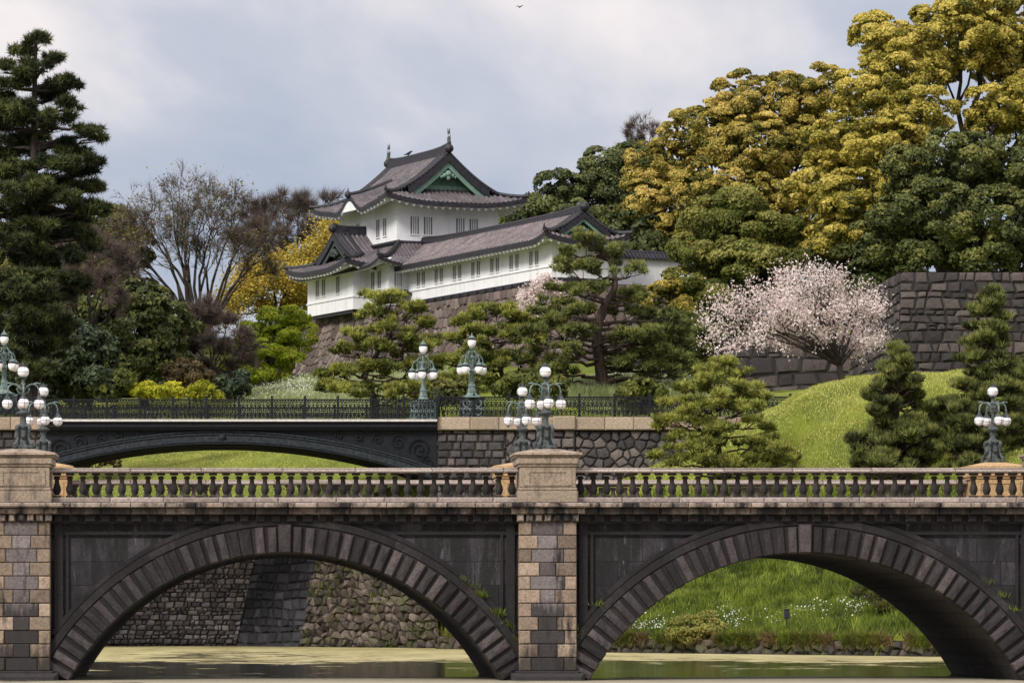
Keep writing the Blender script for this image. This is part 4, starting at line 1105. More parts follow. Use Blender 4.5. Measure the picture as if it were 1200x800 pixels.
class Roof:
    """hip-and-gable roof; u across, v along the ridge from the front eave (v=0) to L"""
    def __init__(s, W, L, H, e0, oh, xf, hips=(True, True), lift=0.55, sag=0.42, bump=None, green=True, rh=.42):
        s.hw = W / 2; s.L = L; s.H = H; s.e0 = e0; s.e1 = max(e0 - oh, 0.3); s.xf = xf; s.hips = hips; s.lift = lift; s.sag = sag; s.bump = bump; s.green = green; s.rh = rh
    def z(s, u, v, d):
        t = d / s.hw
        z = s.H * ((1 - s.sag) * t + s.sag * t * t)
        c = 99
        if s.hips[0]: c = min(c, math.hypot(s.hw - abs(u), v))
        if s.hips[1]: c = min(c, math.hypot(s.hw - abs(u), s.L - v))
        k = max(0, 1 - c / (s.hw * 0.75))
        z += s.lift * k * k
        if s.bump and u < 0:
            v0, wid, hgt, dep = s.bump
            b = max(0, 1 - d / dep)
            x = (v - v0) / wid
            z += hgt * math.exp(-x * x * 1.6) * b ** 0.8 - hgt * 0.18 * math.exp(-((abs(x) - 1.6) ** 2) * 3) * b
        return z
    def strips(s, per=0.36, sub=6, nd=12, off=0.0, dlim=None, rib=0.14):
        """yield columns for every slope: list of 3D rows"""
        hw, L, e1, e0 = s.hw, s.L, s.e1, s.e0
        for sg in (-1, 1):
            n = int(round(L / per)) * sub
            prev = None; pd = None
            for i in range(n + 1):
                v = L * i / n
                dm = hw
                if s.hips[0] and v < e1: dm = min(dm, v)
                if s.hips[1] and L - v < e1: dm = min(dm, L - v)
                if dlim: dm = min(dm, dlim)
                r = rib * max(0, math.cos(2 * math.pi * i / sub)) if rib else 0
                col = []
                for k in range(nd + 1):
                    d = dm * k / nd; u = sg * (hw - d)
                    col.append(s.xf(u, v, s.z(u, v, d) + r + off))
                if prev is not None and abs(dm - pd) < 0.5: yield prev, col
                prev, pd = col, dm
        for end in (0, 1):
            if not s.hips[end]: continue
            n = int(round(2 * hw / per)) * sub; prev = None
            for i in range(n + 1):
                u = -hw + 2 * hw * i / n
                dm = min(hw - abs(u), e0)
                if dlim: dm = min(dm, dlim)
                r = rib * max(0, math.cos(2 * math.pi * i / sub)) if rib else 0
                col = []
                for k in range(nd + 1):
                    d = dm * k / nd; v = d if end == 0 else L - d
                    col.append(s.xf(u, v, s.z(u, v, d) + r + off))
                if prev is not None: yield prev, col
                prev = col
    def build(s, parent, tile, name='roof'):
        mb = MB()
        for a, b in s.strips():
            n = len(a); mb.add(a + b, [(k, n + k, n + k + 1, k + 1) for k in range(n - 1)])
        rf = mb.build(name, tile, parent)
        # thick eave edge and white soffit
        mb = MB(); so = MB()
        for (a, b), (c, d) in zip(s.strips(nd=1, dlim=0.02, rib=0.06, off=0.05), s.strips(nd=1, dlim=0.02, rib=0, off=-0.30)):
            mb.add([a[0], b[0], d[0], c[0]], [(0, 1, 2, 3)])
        for a, b in s.strips(nd=4, dlim=1.3, rib=0, off=-0.31):
            n = len(a); so.add(a + b, [(k, n + k, n + k + 1, k + 1) for k in range(n - 1)])
        mb.build('eave_tiles', M['ridge'], rf)
        so.build('soffit', M['plaster'], rf)
        # white rafter ends below the eave
        ra = MB()
        hw, L = s.hw, s.L
        def rafter(u0, v0, du, dv):
            cd = min(hw - abs(u0) if dv else 99, *( [v0 if s.hips[0] else 99, L - v0 if s.hips[1] else 99] if du else [99])); tm = min(1.3, max(cd, .25))
            p = [s.xf(u0 + du * t, v0 + dv * t, s.z(u0 + du * t, v0 + dv * t, t) - 0.38) for t in (0.06, tm)]
            ra.tube(p, 0.13, 4)
        v = 0.5
        while v < L - 0.4:
            for sg in (-1, 1): rafter(sg * hw, v, -sg, 0)
            v += 0.56
        for end in (0, 1):
            if s.hips[end]:
                u = -hw + 0.5
                while u < hw - 0.4:
                    rafter(u, 0 if end == 0 else L, 0, 1 if end == 0 else -1); u += 0.56
        ra.build('rafter_ends', M['plaster'], rf)
        # ridges
        rd = MB()
        va = s.e1 - 0.1 if s.hips[0] else 0
        vb = L - s.e1 + 0.1 if s.hips[1] else L
        pts = []
        for i in range(9):
            t = i / 8; v = va + (vb - va) * t
            c = 0.22 * ((2 * t - 1) ** 4)
            pts.append((v, s.H + c))
        for (v0, z0), (v1, z1) in zip(pts[:-1], pts[1:]):
            vs = [s.xf(u, v, z + dz) for v, z in ((v0, z0), (v1, z1)) for u, dz in ((-.2, -.1), (.2, -.1), (.16, s.rh), (-.16, s.rh))]
            rd.add(vs, [(0, 1, 5, 4), (1, 2, 6, 5), (2, 3, 7, 6), (3, 0, 4, 7), (0, 3, 2, 1), (4, 5, 6, 7)])
        rd.tube([s.xf(0, v, z + s.rh + .04) for v, z in pts], 0.12, 6)
        for end in (0, 1):
            if not s.hips[end]: continue
            V = (lambda d: d) if end == 0 else (lambda d: L - d)
            for sg in (-1, 1):
                pts = [s.xf(sg * (hw - d), V(d), s.z(sg * (hw - d), V(d), d) + 0.14) for d in np.linspace(-0.1, s.e0, 9)]
                pts[0] = pts[0] + Vector((0, 0, 0.10))
                rd.tube(pts, [0.15] + [0.17] * 8, 6)
                rd.tube([pts[0] + Vector((0, 0, .05)), pts[0] + Vector((0, 0, 0.38))], [0.12, 0.02], 5)
                for vv in (s.e1 + 0.02, s.e1 + 0.42, s.e1 + 0.95):
                    pts = [s.xf(sg * (hw - d), V(vv), s.z(sg * (hw - d), V(vv), d) + 0.10) for d in np.linspace(s.e0 if vv > s.e1 + .1 else s.e1, hw - 0.05, 10)]
                    rd.tube(pts, 0.13, 6)
                # barrel tile ends marching down the verge
                for d in np.arange(s.e1 + .1, hw - 0.1, 0.26):
                    a = s.xf(sg * (hw - d), V(s.e1 - 0.12), s.z(sg * (hw - d), V(s.e1), d) + 0.03)
                    b = s.xf(sg * (hw - d), V(s.e1 + 0.30), s.z(sg * (hw - d), V(s.e1), d) + 0.05)
                    rd.tube([a, b], 0.095, 6)
            c = s.xf(0, V(s.e1 - 0.12), s.H + 0.35); rd.ball(c, 0.32, 8, 6)
        rd.build('ridge_tiles', M['ridge'], rf)
        # green gable with barge boards
        for end in (0, 1):
            if not s.hips[end]: continue
            V = (lambda d: d) if end == 0 else (lambda d: L - d)
            ds = np.linspace(s.e0, hw, 10)
            zb = s.z(0, V(s.e0), s.e0) - 0.1
            g = MB(); sq = MB()
            ve = V(s.e0); ang = 0.02
            top_ = [(-(hw - d), s.z(-(hw - d), ve, d) - 0.08) for d in ds] + [((hw - d), s.z((hw - d), ve, d) - 0.08) for d in ds[::-1][1:]]
            for (u0, z0), (u1, z1) in zip(top_[:-1], top_[1:]):
                g.add([s.xf(u0, ve, zb), s.xf(u1, ve, zb), s.xf(u1, ve, z1), s.xf(u0, ve, z0)], [(0, 1, 2, 3)])
            go = g.build('gable_panel', M['copper'] if s.green else M['lattice'], rf)
            vb_ = V(s.e1 + 0.02); vb2 = V(s.e1 + 0.14)
            bo = MB()
            bt = min(0.42, s.H * 0.13); vd = min(.5, s.H * .15)
            vg = MB()
            for (u0, z0), (u1, z1) in zip(top_[:-1], top_[1:]):
                vs = [s.xf(u, v, z + dz) for v in (V(s.e1 - .12), V(s.e1 + .5)) for u, z, dz in ((u0, z0, -vd), (u1, z1, -vd), (u1, z1, .06), (u0, z0, .06))]
                vg.add(vs, [(0, 1, 2, 3), (4, 7, 6, 5), (0, 4, 5, 1), (3, 2, 6, 7)])
            vg.build('verge', M['ridge'], rf)
            for (u0, z0), (u1, z1) in zip(top_[:-1], top_[1:]):
                vs = [s.xf(u, v, z + dz) for v in (vb_, vb2) for u, z, dz in ((u0, z0, -bt - vd), (u1, z1, -bt - vd), (u1, z1, .0 - vd), (u0, z0, .0 - vd))]
                bo.add(vs, [(0, 1, 2, 3), (4, 7, 6, 5), (0, 4, 5, 1), (3, 2, 6, 7)])
            zz = s.z(0, V(s.e0), s.e0)
            vs = [s.xf(u, v, z) for v in (V(s.e0 - .10), V(s.e0 - .01)) for u, z in ((-(hw - s.e0) * .98, zz - .02), ((hw - s.e0) * .98, zz - .02), ((hw - s.e0) * .9, zz + bt * .7), (-(hw - s.e0) * .9, zz + bt * .7))]
            bo.add(vs, [(0, 1, 2, 3), (0, 4, 5, 1), (3, 2, 6, 7)])
            # pendant ornament under the apex
            ap = s.H - 0.6 - vd
            for (uu, dz, r) in ((0, -.30, .22), (-.28, -.42, .15), (.28, -.42, .15), (0, -.58, .15), (-.48, -.52, .10), (.48, -.52, .10)):
                k_ = s.hw / 5.0
                bo.ball(s.xf(uu * k_, vb_, ap + dz * k_), r * k_, 8, 5)
            bo.build('barge_boards', M['copper_pale'] if s.green else M['lattice'], rf)
        return rf

def wall_box(parent, name, p0, p1, q0, q1, z0, z1, ledges=()):
    mb = MB(); mb.box(p0, p1, q0, q1, z0, z1)
    for lz in ledges: mb.box(p0 - .06, p1 + .06, q0 - .06, q1 + .06, lz - .05, lz + .05)
    return mb.build(name, M['plaster'], parent)

def window(parent, side, a, z0, w, h, plane, kind='bars'):
    """side 'L': wall facing -p at p=plane, a along q; side 'F': wall facing -q at q=plane, a along p"""
    def f(al, de, z): return (plane - de, al, z) if side == 'L' else (al, plane - de, z)
    def bx_(mb, a0, a1, d0, d1, za, zb):
        vs = [f(al, de, z) for z in (za, zb) for de in (d0, d1) for al in (a0, a1)]
        mb.add(vs, [(0, 1, 5, 4), (2, 6, 7, 3), (0, 4, 6, 2), (1, 3, 7, 5), (4, 5, 7, 6), (0, 2, 3, 1)])
    mb = MB(); bx_(mb, a - w / 2, a + w / 2, -.05, .012, z0, z0 + h)
    wn_ = mb.build('window', M['pane'] if kind == 'bars' else M['shutter'], parent)
    fr = MB(); e = 0.07
    bx_(fr, a - w / 2 - e, a - w / 2, -.02, .03, z0 - e, z0 + h + e); bx_(fr, a + w / 2, a + w / 2 + e, -.02, .03, z0 - e, z0 + h + e)
    bx_(fr, a - w / 2, a + w / 2, -.02, .07, z0 + h, z0 + h + e); bx_(fr, a - w / 2, a + w / 2, -.02, .07, z0 - e, z0)
    fr.build('window_frame', M['plaster'], wn_)
    b = MB()
    n = 3 if kind == 'bars' else 1
    bw = .035 if kind == 'bars' else .02
    for i in range(n):
        x = a - w / 2 + w * (i + 1) / (n + 1)
        bx_(b, x - bw, x + bw, .013, .06 if kind == 'bars' else .02, z0 + .002, z0 + h - .002)
    b.build('window_bars', M['plaster'], wn_)

# ---- upper storey
wall_box(turret, 'upper_wall', 0, 7.96, 0, 9.85, 2.6, 8.0, (7.05 - 0.4, ))
for a in (1.38, 2.42, 4.95, 6.0): window(turret, 'F', a, 5.2, 0.66, 1.25, 0.0)
for a in (2.0, 3.15): window(turret, 'L', a, 5.2, 0.62, 1.25, 0.0, 'shut')
for a in (6.6, 7.75): window(turret, 'L', a, 5.2, 0.62, 1.25, 0.0, 'shut')
zu = 7.35
U = Roof(10.96, 12.85, 3.65, 2.3, 0.9, lambda u, v, z: Vector((3.98 + u, -1.5 + v, zu + z)), bump=(6.4, 1.35, 0.85, 3.6))
rf = U.build(turret, M['tile'])
# curved dormer ridge on the left slope above the wavy eave
mb = MB()
pts = [Vector((3.98 - 5.48 + d, -1.5 + 6.4, zu + U.z(-5.48 + d, 6.4, d) + 0.16)) for d in np.linspace(-0.05, 3.4, 9)]
mb.tube(pts, 0.17, 6); mb.ball(pts[0], 0.26, 8, 6); mb.tube([pts[0], pts[0] + Vector((0, 0, .5))], [.1, .02], 5)
mb.build('dormer_ridge', M['ridge'], rf)
mb = MB()  # dark hollow face with white infill below the wavy eave
for k in range(10):
    a0 = 6.4 - 1.3 + 2.6 * k / 10; a1 = a0 + .26
    vs = [(-1.46, -1.5 + a, z) for a, z in ((a0, zu - .18), (a1, zu - .18), (a1, zu + U.z(-5.48, a1, 0) - .12), (a0, zu + U.z(-5.48, a0, 0) - .12))]
    mb.add(vs, [(0, 1, 2, 3)])
mb.build('eave_infill', M['plaster'], rf)
def finial(name, c, ang, parent):
    """fish-shaped roof ornament: head down, tail in the air"""
    mb = MB(); dx, dy = math.cos(ang), math.sin(ang)
    pr = [(0.10, 0.0, .18), (0.02, .14, .19), (-.06, .30, .14), (-.04, .46, .10), (.05, .62, .05), (.10, .78, .02)]
    mb.tube([(c[0] + a * dx, c[1] + a * dy, c[2] + z) for a, z, r in pr], [r for a, z, r in pr], 7)
    for a, z, l in ((-.2, .35, .25), (-.18, .6, .22), (.12, 1.0, .3), (-.1, 1.0, .28), (.2, .5, .2)):
        mb.tube([(c[0] + a * .4 * dx, c[1] + a * .4 * dy, c[2] + z - .12), (c[0] + a * 1.5 * dx, c[1] + a * 1.5 * dy, c[2] + z + l)], [.09, .01], 4)
    mb.build(name, M['bronze_dark'], parent)
finial('fish_finial', (3.98, -1.5 + 1.35, zu + 3.65 + .5), R(90), rf)
finial('fish_finial', (3.98, 11.35 - 1.4, zu + 3.65 + .5), R(-90), rf)

# ---- lower storey with its bay and gabled wing
wall_box(turret, 'lower_wall', -1.5, 9.46, -1.8, 11.5, 0.0, 3.4, (2.75, .95))
bay = wall_box(turret, 'bay', -2.56, -1.5, 1.8, 9.8, -0.05, 3.2, (2.65, .85))
mb = MB(); mb.box(-2.46, -1.5, 2.1, 9.5, -.28, -.06); mb.build('drop_slot', M['ridge'], bay)
for a in (6.9, 8.0, 4.4): window(turret, 'L', a, 1.25, 0.62, 1.2, -2.56, 'shut')
for a in (-0.35, 0.75): window(turret, 'L', a, 1.25, 0.62, 1.25, -1.5, 'shut')
window(turret, 'F', -0.75, 1.3, 0.55, 1.15, -1.8)
mb = MB(); mb.box(-1.45, -.05, -2.5, -1.8, .72, .80); mb.add([(-1.5, -2.6, .78), (0, -2.6, .78), (0, -1.8, 1.12), (-1.5, -1.8, 1.12)], [(0, 1, 2, 3)]); mb.build('small_roof', M['ridge'], turret)
zl = 2.75
# skirt roof all round
def skirt():
    P0, P1, Q0, Q1 = -2.8, 10.76, -3.1, 12.8
    dm0 = 2.85; H = 1.75
    def z(d, c): 
        t = d / dm0; k = max(0, 1 - c / 2.6)
        return zl + H * (.62 * t + .38 * t * t) + .5 * k * k
    mb = MB(); so = MB(); ev = MB(); rd = MB(); ra = MB()
    sides = [(0, P0, Q0, Q1, 1), (0, P1, Q0, Q1, -1), (1, Q0, P0, P1, 1), (1, Q1, P0, P1, -1)]
    for ax, ep, a0, a1, sg in sides:
        n = int((a1 - a0) / .3) * 6; prev = None
        for i in range(n + 1):
            a = a0 + (a1 - a0) * i / n
            e = min(a - a0, a1 - a); dm = min(dm0, e)
            r = .055 * max(0, math.cos(2 * math.pi * i / 6))
            def pt(d, off): 
                c = math.hypot(d, e); zz = z(d, c) + off; b = ep + sg * d
                return (b, a, zz) if ax == 0 else (a, b, zz)
            col = [pt(dm * k / 6, r) for k in range(7)]; cs = [pt(min(dm, 1.4) * k / 3, -.21) for k in range(4)]; ce = [pt(0, r * 1.1 + .03), pt(0, -.2)]
            if prev:
                mb.add(prev[0] + col, [(k, 7 + k, 8 + k, k + 1) for k in range(6)])
                so.add(prev[1] + cs, [(k, 4 + k, 5 + k, k + 1) for k in range(3)])
                ev.add(prev[2] + ce, [(0, 2, 3, 1)])
            if i % 8 == 4 and e > .6: ra.tube([pt(.12, -.24), pt(1.2, -.24)], .085, 4)
            prev = (col, cs, ce)
    for cp_, cq, sp, sq_ in ((P0, Q0, 1, 1), (P1, Q0, -1, 1), (P0, Q1, 1, -1), (P1, Q1, -1, -1)):
        pts = [Vector((cp_ + sp * d, cq + sq_ * d, z(d, d * 1.41) + .12)) for d in np.linspace(-.1, dm0, 8)]
        rd.tube(pts, .17, 6); rd.tube([pts[0], pts[0] + Vector((0, 0, .45))], [.12, .02], 5)
    for a, b in (((-.12, -.1), (8.05, -.1)), ((-.1, -.12), (-.1, 9.95)), ((8.05, -.1), (8.05, 9.95))):
        rd.tube([(a[0], a[1], zl + H + .08), (b[0], b[1], zl + H + .08)], .16, 6)
    rf = mb.build('skirt_roof', M['tile'], turret)
    so.build('soffit', M['plaster'], rf); ev.build('eave_tiles', M['ridge'], rf); rd.build('ridge_tiles', M['ridge'], rf); ra.build('rafter_ends', M['plaster'], rf)
skirt()
# wing over the bay: ridge runs out from the turret wall, gable faces left
Wg = Roof(10.4, 4.6, 2.75, 2.25, 0.75, lambda u, v, z: Vector((-3.95 + v, 5.3 - u, zl + .1 + z)), hips=(True, False), lift=.5, green=False)
Wg.build(turret, M['tile'], 'wing_roof')

# ---- gallery
ql = -23.7
wall_box(gallery, 'wall', 0, 4.1, ql, -1.8, 0.25, 3.0, (2.35, .98))
for i in range(7):
    q = -4.0 - (17.2) * i / 6
    for dq in (-.42, .42): window(gallery, 'L', q + dq, 1.22, 0.52, 0.95, 0.0, 'shut')
for p in (1.2, 2.7): window(gallery, 'F', p, 1.22, .5, .95, ql)
zg = 2.62
Gr = Roof(6.2, 24.9, 1.85, 1.25, 0.7, lambda u, v, z: Vector((2.05 + u, ql - 1.1 + v, zg + z)), hips=(True, False), lift=.45, sag=.3, rh=.2)
Gr.build(gallery, M['tile_pale'])
# stone footing course under gallery wall with little drain blocks
mb = MB(); mb.box(-.10, 4.2, ql - .1, -1.7, -.05, .24); 
for i in range(17):
    q = -2.4 - 21 * i / 16; mb.box(-.22, -.101, q - .16, q + .16, -.05, .16)
mb.build('footing', M['ridge'], gallery)

# ---- rampart under both
HB = -6.2; bt = 1.45
ramp = empty('castle_rampart', T0, 'tall sloping rampart of brown stone blocks under the white turret', 'stone wall')
mb = MB(T0); mo = MB(T0)
tl = -0.06
def tq(p, q, z): return tw(p, q, Z0 + z)
left = tuple(tq(-1, 0, 0) - tq(0, 0, 0))
masonry(mb, mo, tq(-1.75 - bt, 12.0 + bt, HB), tq(-1.75 - bt, -3.0, HB), tq(-1.75, -3.0, tl), tq(-1.75, 12.0, tl), .68, .6, 'rubble', 80, toward=left, relief=.09, gap=.015, batter=.28)
front = tuple(tq(0, -1, 0) - tq(0, 0, 0))
masonry(mb, mo, tq(-1.75 - bt, -2.15 - bt, HB), tq(-.15 - bt, -2.15 - bt, HB), tq(-.15, -2.15, tl), tq(-1.75, -2.15, tl), .6, .6, 'rubble', 83, toward=front, relief=.08, gap=.015)
masonry(mb, mo, tq(-.18 - bt, -2.1, HB), tq(-.18 - bt, ql - .2 - bt, HB), tq(-.18, ql - .2, tl), tq(-.18, -2.1, tl), .7, .62, 'rubble', 81, toward=left, relief=.09, gap=.015, batter=.28)
masonry(mb, mo, tq(-.18 - bt, ql - .2 - bt, HB), tq(11, ql - .2 - bt, HB), tq(11, ql - .2, tl), tq(-.18, ql - .2, tl), .7, .62, 'rubble', 82, toward=front, relief=.09, gap=.015, batter=.28)
mb.build('stone_facing', M['wall_turret'], ramp); mo.build('mortar', M['mortar'], ramp)
mb = MB(T0)
for (a, b, c, d) in ((-1.75, 9.9, -2.1, 12.0), (-.18, 11, ql - .2, -2.1)):
    vs = [tq(a, c, tl - .01), tq(b, c, tl - .01), tq(b, d, tl - .01), tq(a, d, tl - .01)]
    mb.add(vs, [(0, 1, 2, 3)])
mb.build('rampart_top', M['mortar'], ramp)

# ---- low plaster wall with tile coping right of the gallery
a = tq(4.2, ql + 1.0, 0); b = tq(11.0, ql + 1.0, 0)
pw_ = empty('plaster_wall', (a + b) / 2, 'low white plaster wall with dark tile coping right of the gallery', 'wall', rz=TH)
L = (b - a).length / 2
mb = MB(); mb.box(-L, L, -.2, .2, -.1, 1.75); mb.build('wall_body', M['plaster'], pw_)
mb = MB(); mb.prism([(-.5, 1.72), (.5, 1.72), (.12, 2.15), (-.12, 2.15)], -L, L, lambda u, z, d: (d, u, z))
n = int(2 * L / .28)
for i in range(n):
    x = -L + 2 * L * (i + .5) / n; mb.tube([(x, -.52, 1.76), (x, -.12, 2.18)], .06, 5)
mb.tube([(-L, 0, 2.2), (L, 0, 2.2)], .12, 6); mb.build('tile_coping', M['ridge'], pw_)

# ================================================================== ramparts on the right
def rampart(name, label, segs, base, mat, sw, sh, style, seed):
    root = empty(name, base, label, 'stone wall'); mb = MB(base); mo = MB(base)
    for i, (A, B, C, D, tow) in enumerate(segs):
        masonry(mb, mo, A, B, C, D, sw, sh, style, seed + i, toward=tow, relief=.12, gap=.022)
        Cb, Db = Vector(C), Vector(D); n = Vector(tow).normalized() * -2.2
        mo.add([Db, Cb, Cb + n, Db + n], [(0, 1, 2, 3)])
    mb.build('stone_facing', mat, root); mo.build('mortar', M['mortar'], root)
ca = P(1055, 318, 204.4)
zt = ca.z
A_ = Vector((P(1052, 470, 203.6).x, 203.4, 12.2)); Bf = Vector((60, 203.4, 12.2))
rampart('stone_rampart', 'tall dark stone rampart corner rising above the cherry on the right',
        [(A_, Bf, (60, 204.6, zt), (ca.x, 204.6, zt), (0, -1, 0)),
         ((P(985, 470, 222).x, 221.5, 12.2), A_, (ca.x, 204.6, zt), (P(1000, 325, 222).x, 221.5, zt), (-1, -.3, 0))], (40, 204, 13), M['wall_right'], .66, .52, 'blocky', 90)
A_ = Vector((P(800, 480, 222).x - 4, 222.5, 11.8)); Bf = Vector((P(985, 470, 222).x + .6, 220.2, 12.2))
zt2 = P(900, 392, 221).z
rampart('stone_rampart', 'low dark stone rampart of big blocks behind the cherry trunk',
        [(A_, Bf, (Bf.x, 221.2, zt2), (A_.x, 223.5, zt2), (0, -1, 0))], (28, 222, 12), M['wall_right'], 1.1, .8, 'blocky', 95)
# ================================================================== vegetation
def unit(n):
    v = rng.normal(size=(n, 3)); return v / np.linalg.norm(v, axis=1, keepdims=True)

def limb(mb, p0, p1, r0, r1, n=6, wob=0.08, seg=5, sag=0.0):
    p0, p1 = np.array(p0, float), np.array(p1, float); L = np.linalg.norm(p1 - p0)
    pts = []
    for i in range(seg + 1):
        t = i / seg; p = p0 * (1 - t) + p1 * t
        p = p + rng.normal(size=3) * wob * L * (0.6 if 0 < i < seg else 0) * np.array([1, 1, .6])
        p[2] += sag * L * 4 * t * (1 - t)
        pts.append(p)
    mb.tube(pts, [r0 + (r1 - r0) * i / seg for i in range(seg + 1)], n)
    return pts

def clump_cards(c, cr, n, size, outward, squash=0.8, up=0.45):
    """cards around one clump"""
    d = unit(n) + 0.75 * outward + np.array([0, 0, up]); d /= np.linalg.norm(d, axis=1, keepdims=True)
    rad = cr * (0.62 + 0.42 * np.sqrt(rng.random(n)))
    pos = c + d * rad[:, None] * np.array([1, 1, squash])
    nrm = d + 0.55 * rng.normal(size=(n, 3))
    return pos, nrm, size * rng.uniform(0.6, 1.25, n)

def broadleaf(name, label, cat, group, Y, base_px, lobes, mat, bark='bark', cr=1.05, dens=1.0, size=0.22, squash=0.8, trunk_r=0.4, tmean=0.5, tvar=0.22, back=0.35, base=None, core=1.0, tintup=0.0, ncl=1.0, trunk=True):
    """lobes: (px, py, r_px, dy) - crown masses measured on the photo, standing at depth Y+dy"""
    if base is None:
        b = P(base_px[0], base_px[1], Y); base = Vector((b.x, b.y, gz(b.x, b.y)))
    base = np.array(base, float)
    L = []
    for px, py, rp, dy in lobes:
        y = Y + dy; c = P(px, py, y); L.append((np.array(c), rp * y / F))
    root = empty(name, base, label, cat, group)
    PS, NS, SS, TS = [], [], [], []
    for i, (c, r) in enumerate(L):
        n = int(4 * math.pi * r * r / (math.pi * cr * cr) * 1.15 * ncl) + 4
        dirs = unit(n)
        for d in dirs:
            if d[1] > 0.45 and rng.random() > back: continue
            if d[2] < -0.75 and rng.random() > 0.4: continue
            p = c + d * r * rng.uniform(0.66, 1.06) * np.array([1, 1, squash])
            if any(np.linalg.norm((p - c2) / np.array([1, 1, squash])) < 0.72 * r2 for j, (c2, r2) in enumerate(L) if j != i): continue
            k = cr * rng.uniform(0.5, 1.5)
            m = int(260 * dens * (k / 1.05) ** 2 * (0.22 / size) ** 2 * 0.55)
            pos, nr, ss = clump_cards(p, k, m, size, d, rng.uniform(.5, .95))
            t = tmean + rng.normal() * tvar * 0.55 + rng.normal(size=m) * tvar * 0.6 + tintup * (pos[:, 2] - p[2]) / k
            PS.append(pos); NS.append(nr); SS.append(ss); TS.append(t)
        m = int(500 * core * r * r / 9)       # inner leaves close the crown; their shade is put into a darker tint
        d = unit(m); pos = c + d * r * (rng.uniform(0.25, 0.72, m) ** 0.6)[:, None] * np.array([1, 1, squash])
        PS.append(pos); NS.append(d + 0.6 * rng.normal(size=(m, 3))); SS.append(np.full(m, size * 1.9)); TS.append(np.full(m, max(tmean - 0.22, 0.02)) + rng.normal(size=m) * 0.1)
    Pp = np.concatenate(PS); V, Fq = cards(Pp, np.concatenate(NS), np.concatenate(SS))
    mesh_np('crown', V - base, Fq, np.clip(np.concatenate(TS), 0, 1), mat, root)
    if trunk:
        mb = MB(base)
        top = np.mean([c for c, r in L], 0); h = top[2] - base[2]
        fork = base + np.array([(top[0] - base[0]) * .35, (top[1] - base[1]) * .35, h * 0.42])
        limb(mb, base - np.array([0, 0, .5]), fork, trunk_r * 1.2, trunk_r * 0.85, 9, 0.03)
        for c, r in L:
            e = c + np.array([0, 0, -0.2 * r])
            pts = limb(mb, fork, e, trunk_r * 0.55, trunk_r * 0.16, 6, 0.05, 6)
            for q in range(4):
                d = unit(1)[0]; d[2] = abs(d[2]) * .6
                limb(mb, pts[4] if q % 2 else pts[5], c + d * r * 0.85 * np.array([1, 1, squash]), trunk_r * 0.18, 0.02, 4, 0.05, 4)
        mb.build('trunk', M[bark], root, smooth=True)
    return root

def needles(Pt, Dt, per, L, w, spread=0.55, t=None):
    """tufts of needles: Pt tips, Dt main direction per tuft"""
    n = len(Pt); B_ = np.repeat(Pt, per, 0); D = np.repeat(Dt, per, 0) + rng.normal(size=(n * per, 3)) * spread
    D /= np.linalg.norm(D, axis=1, keepdims=True)
    s = np.cross(D, unit(n * per)); s /= np.maximum(np.linalg.norm(s, axis=1, keepdims=True), 1e-6)
    l = (L * rng.uniform(0.6, 1.2, n * per))[:, None]
    V = np.stack([B_ - s * w / 2, B_ + s * w / 2, B_ + D * l], 1).reshape(-1, 3)
    return V, np.arange(3 * n * per).reshape(-1, 3)

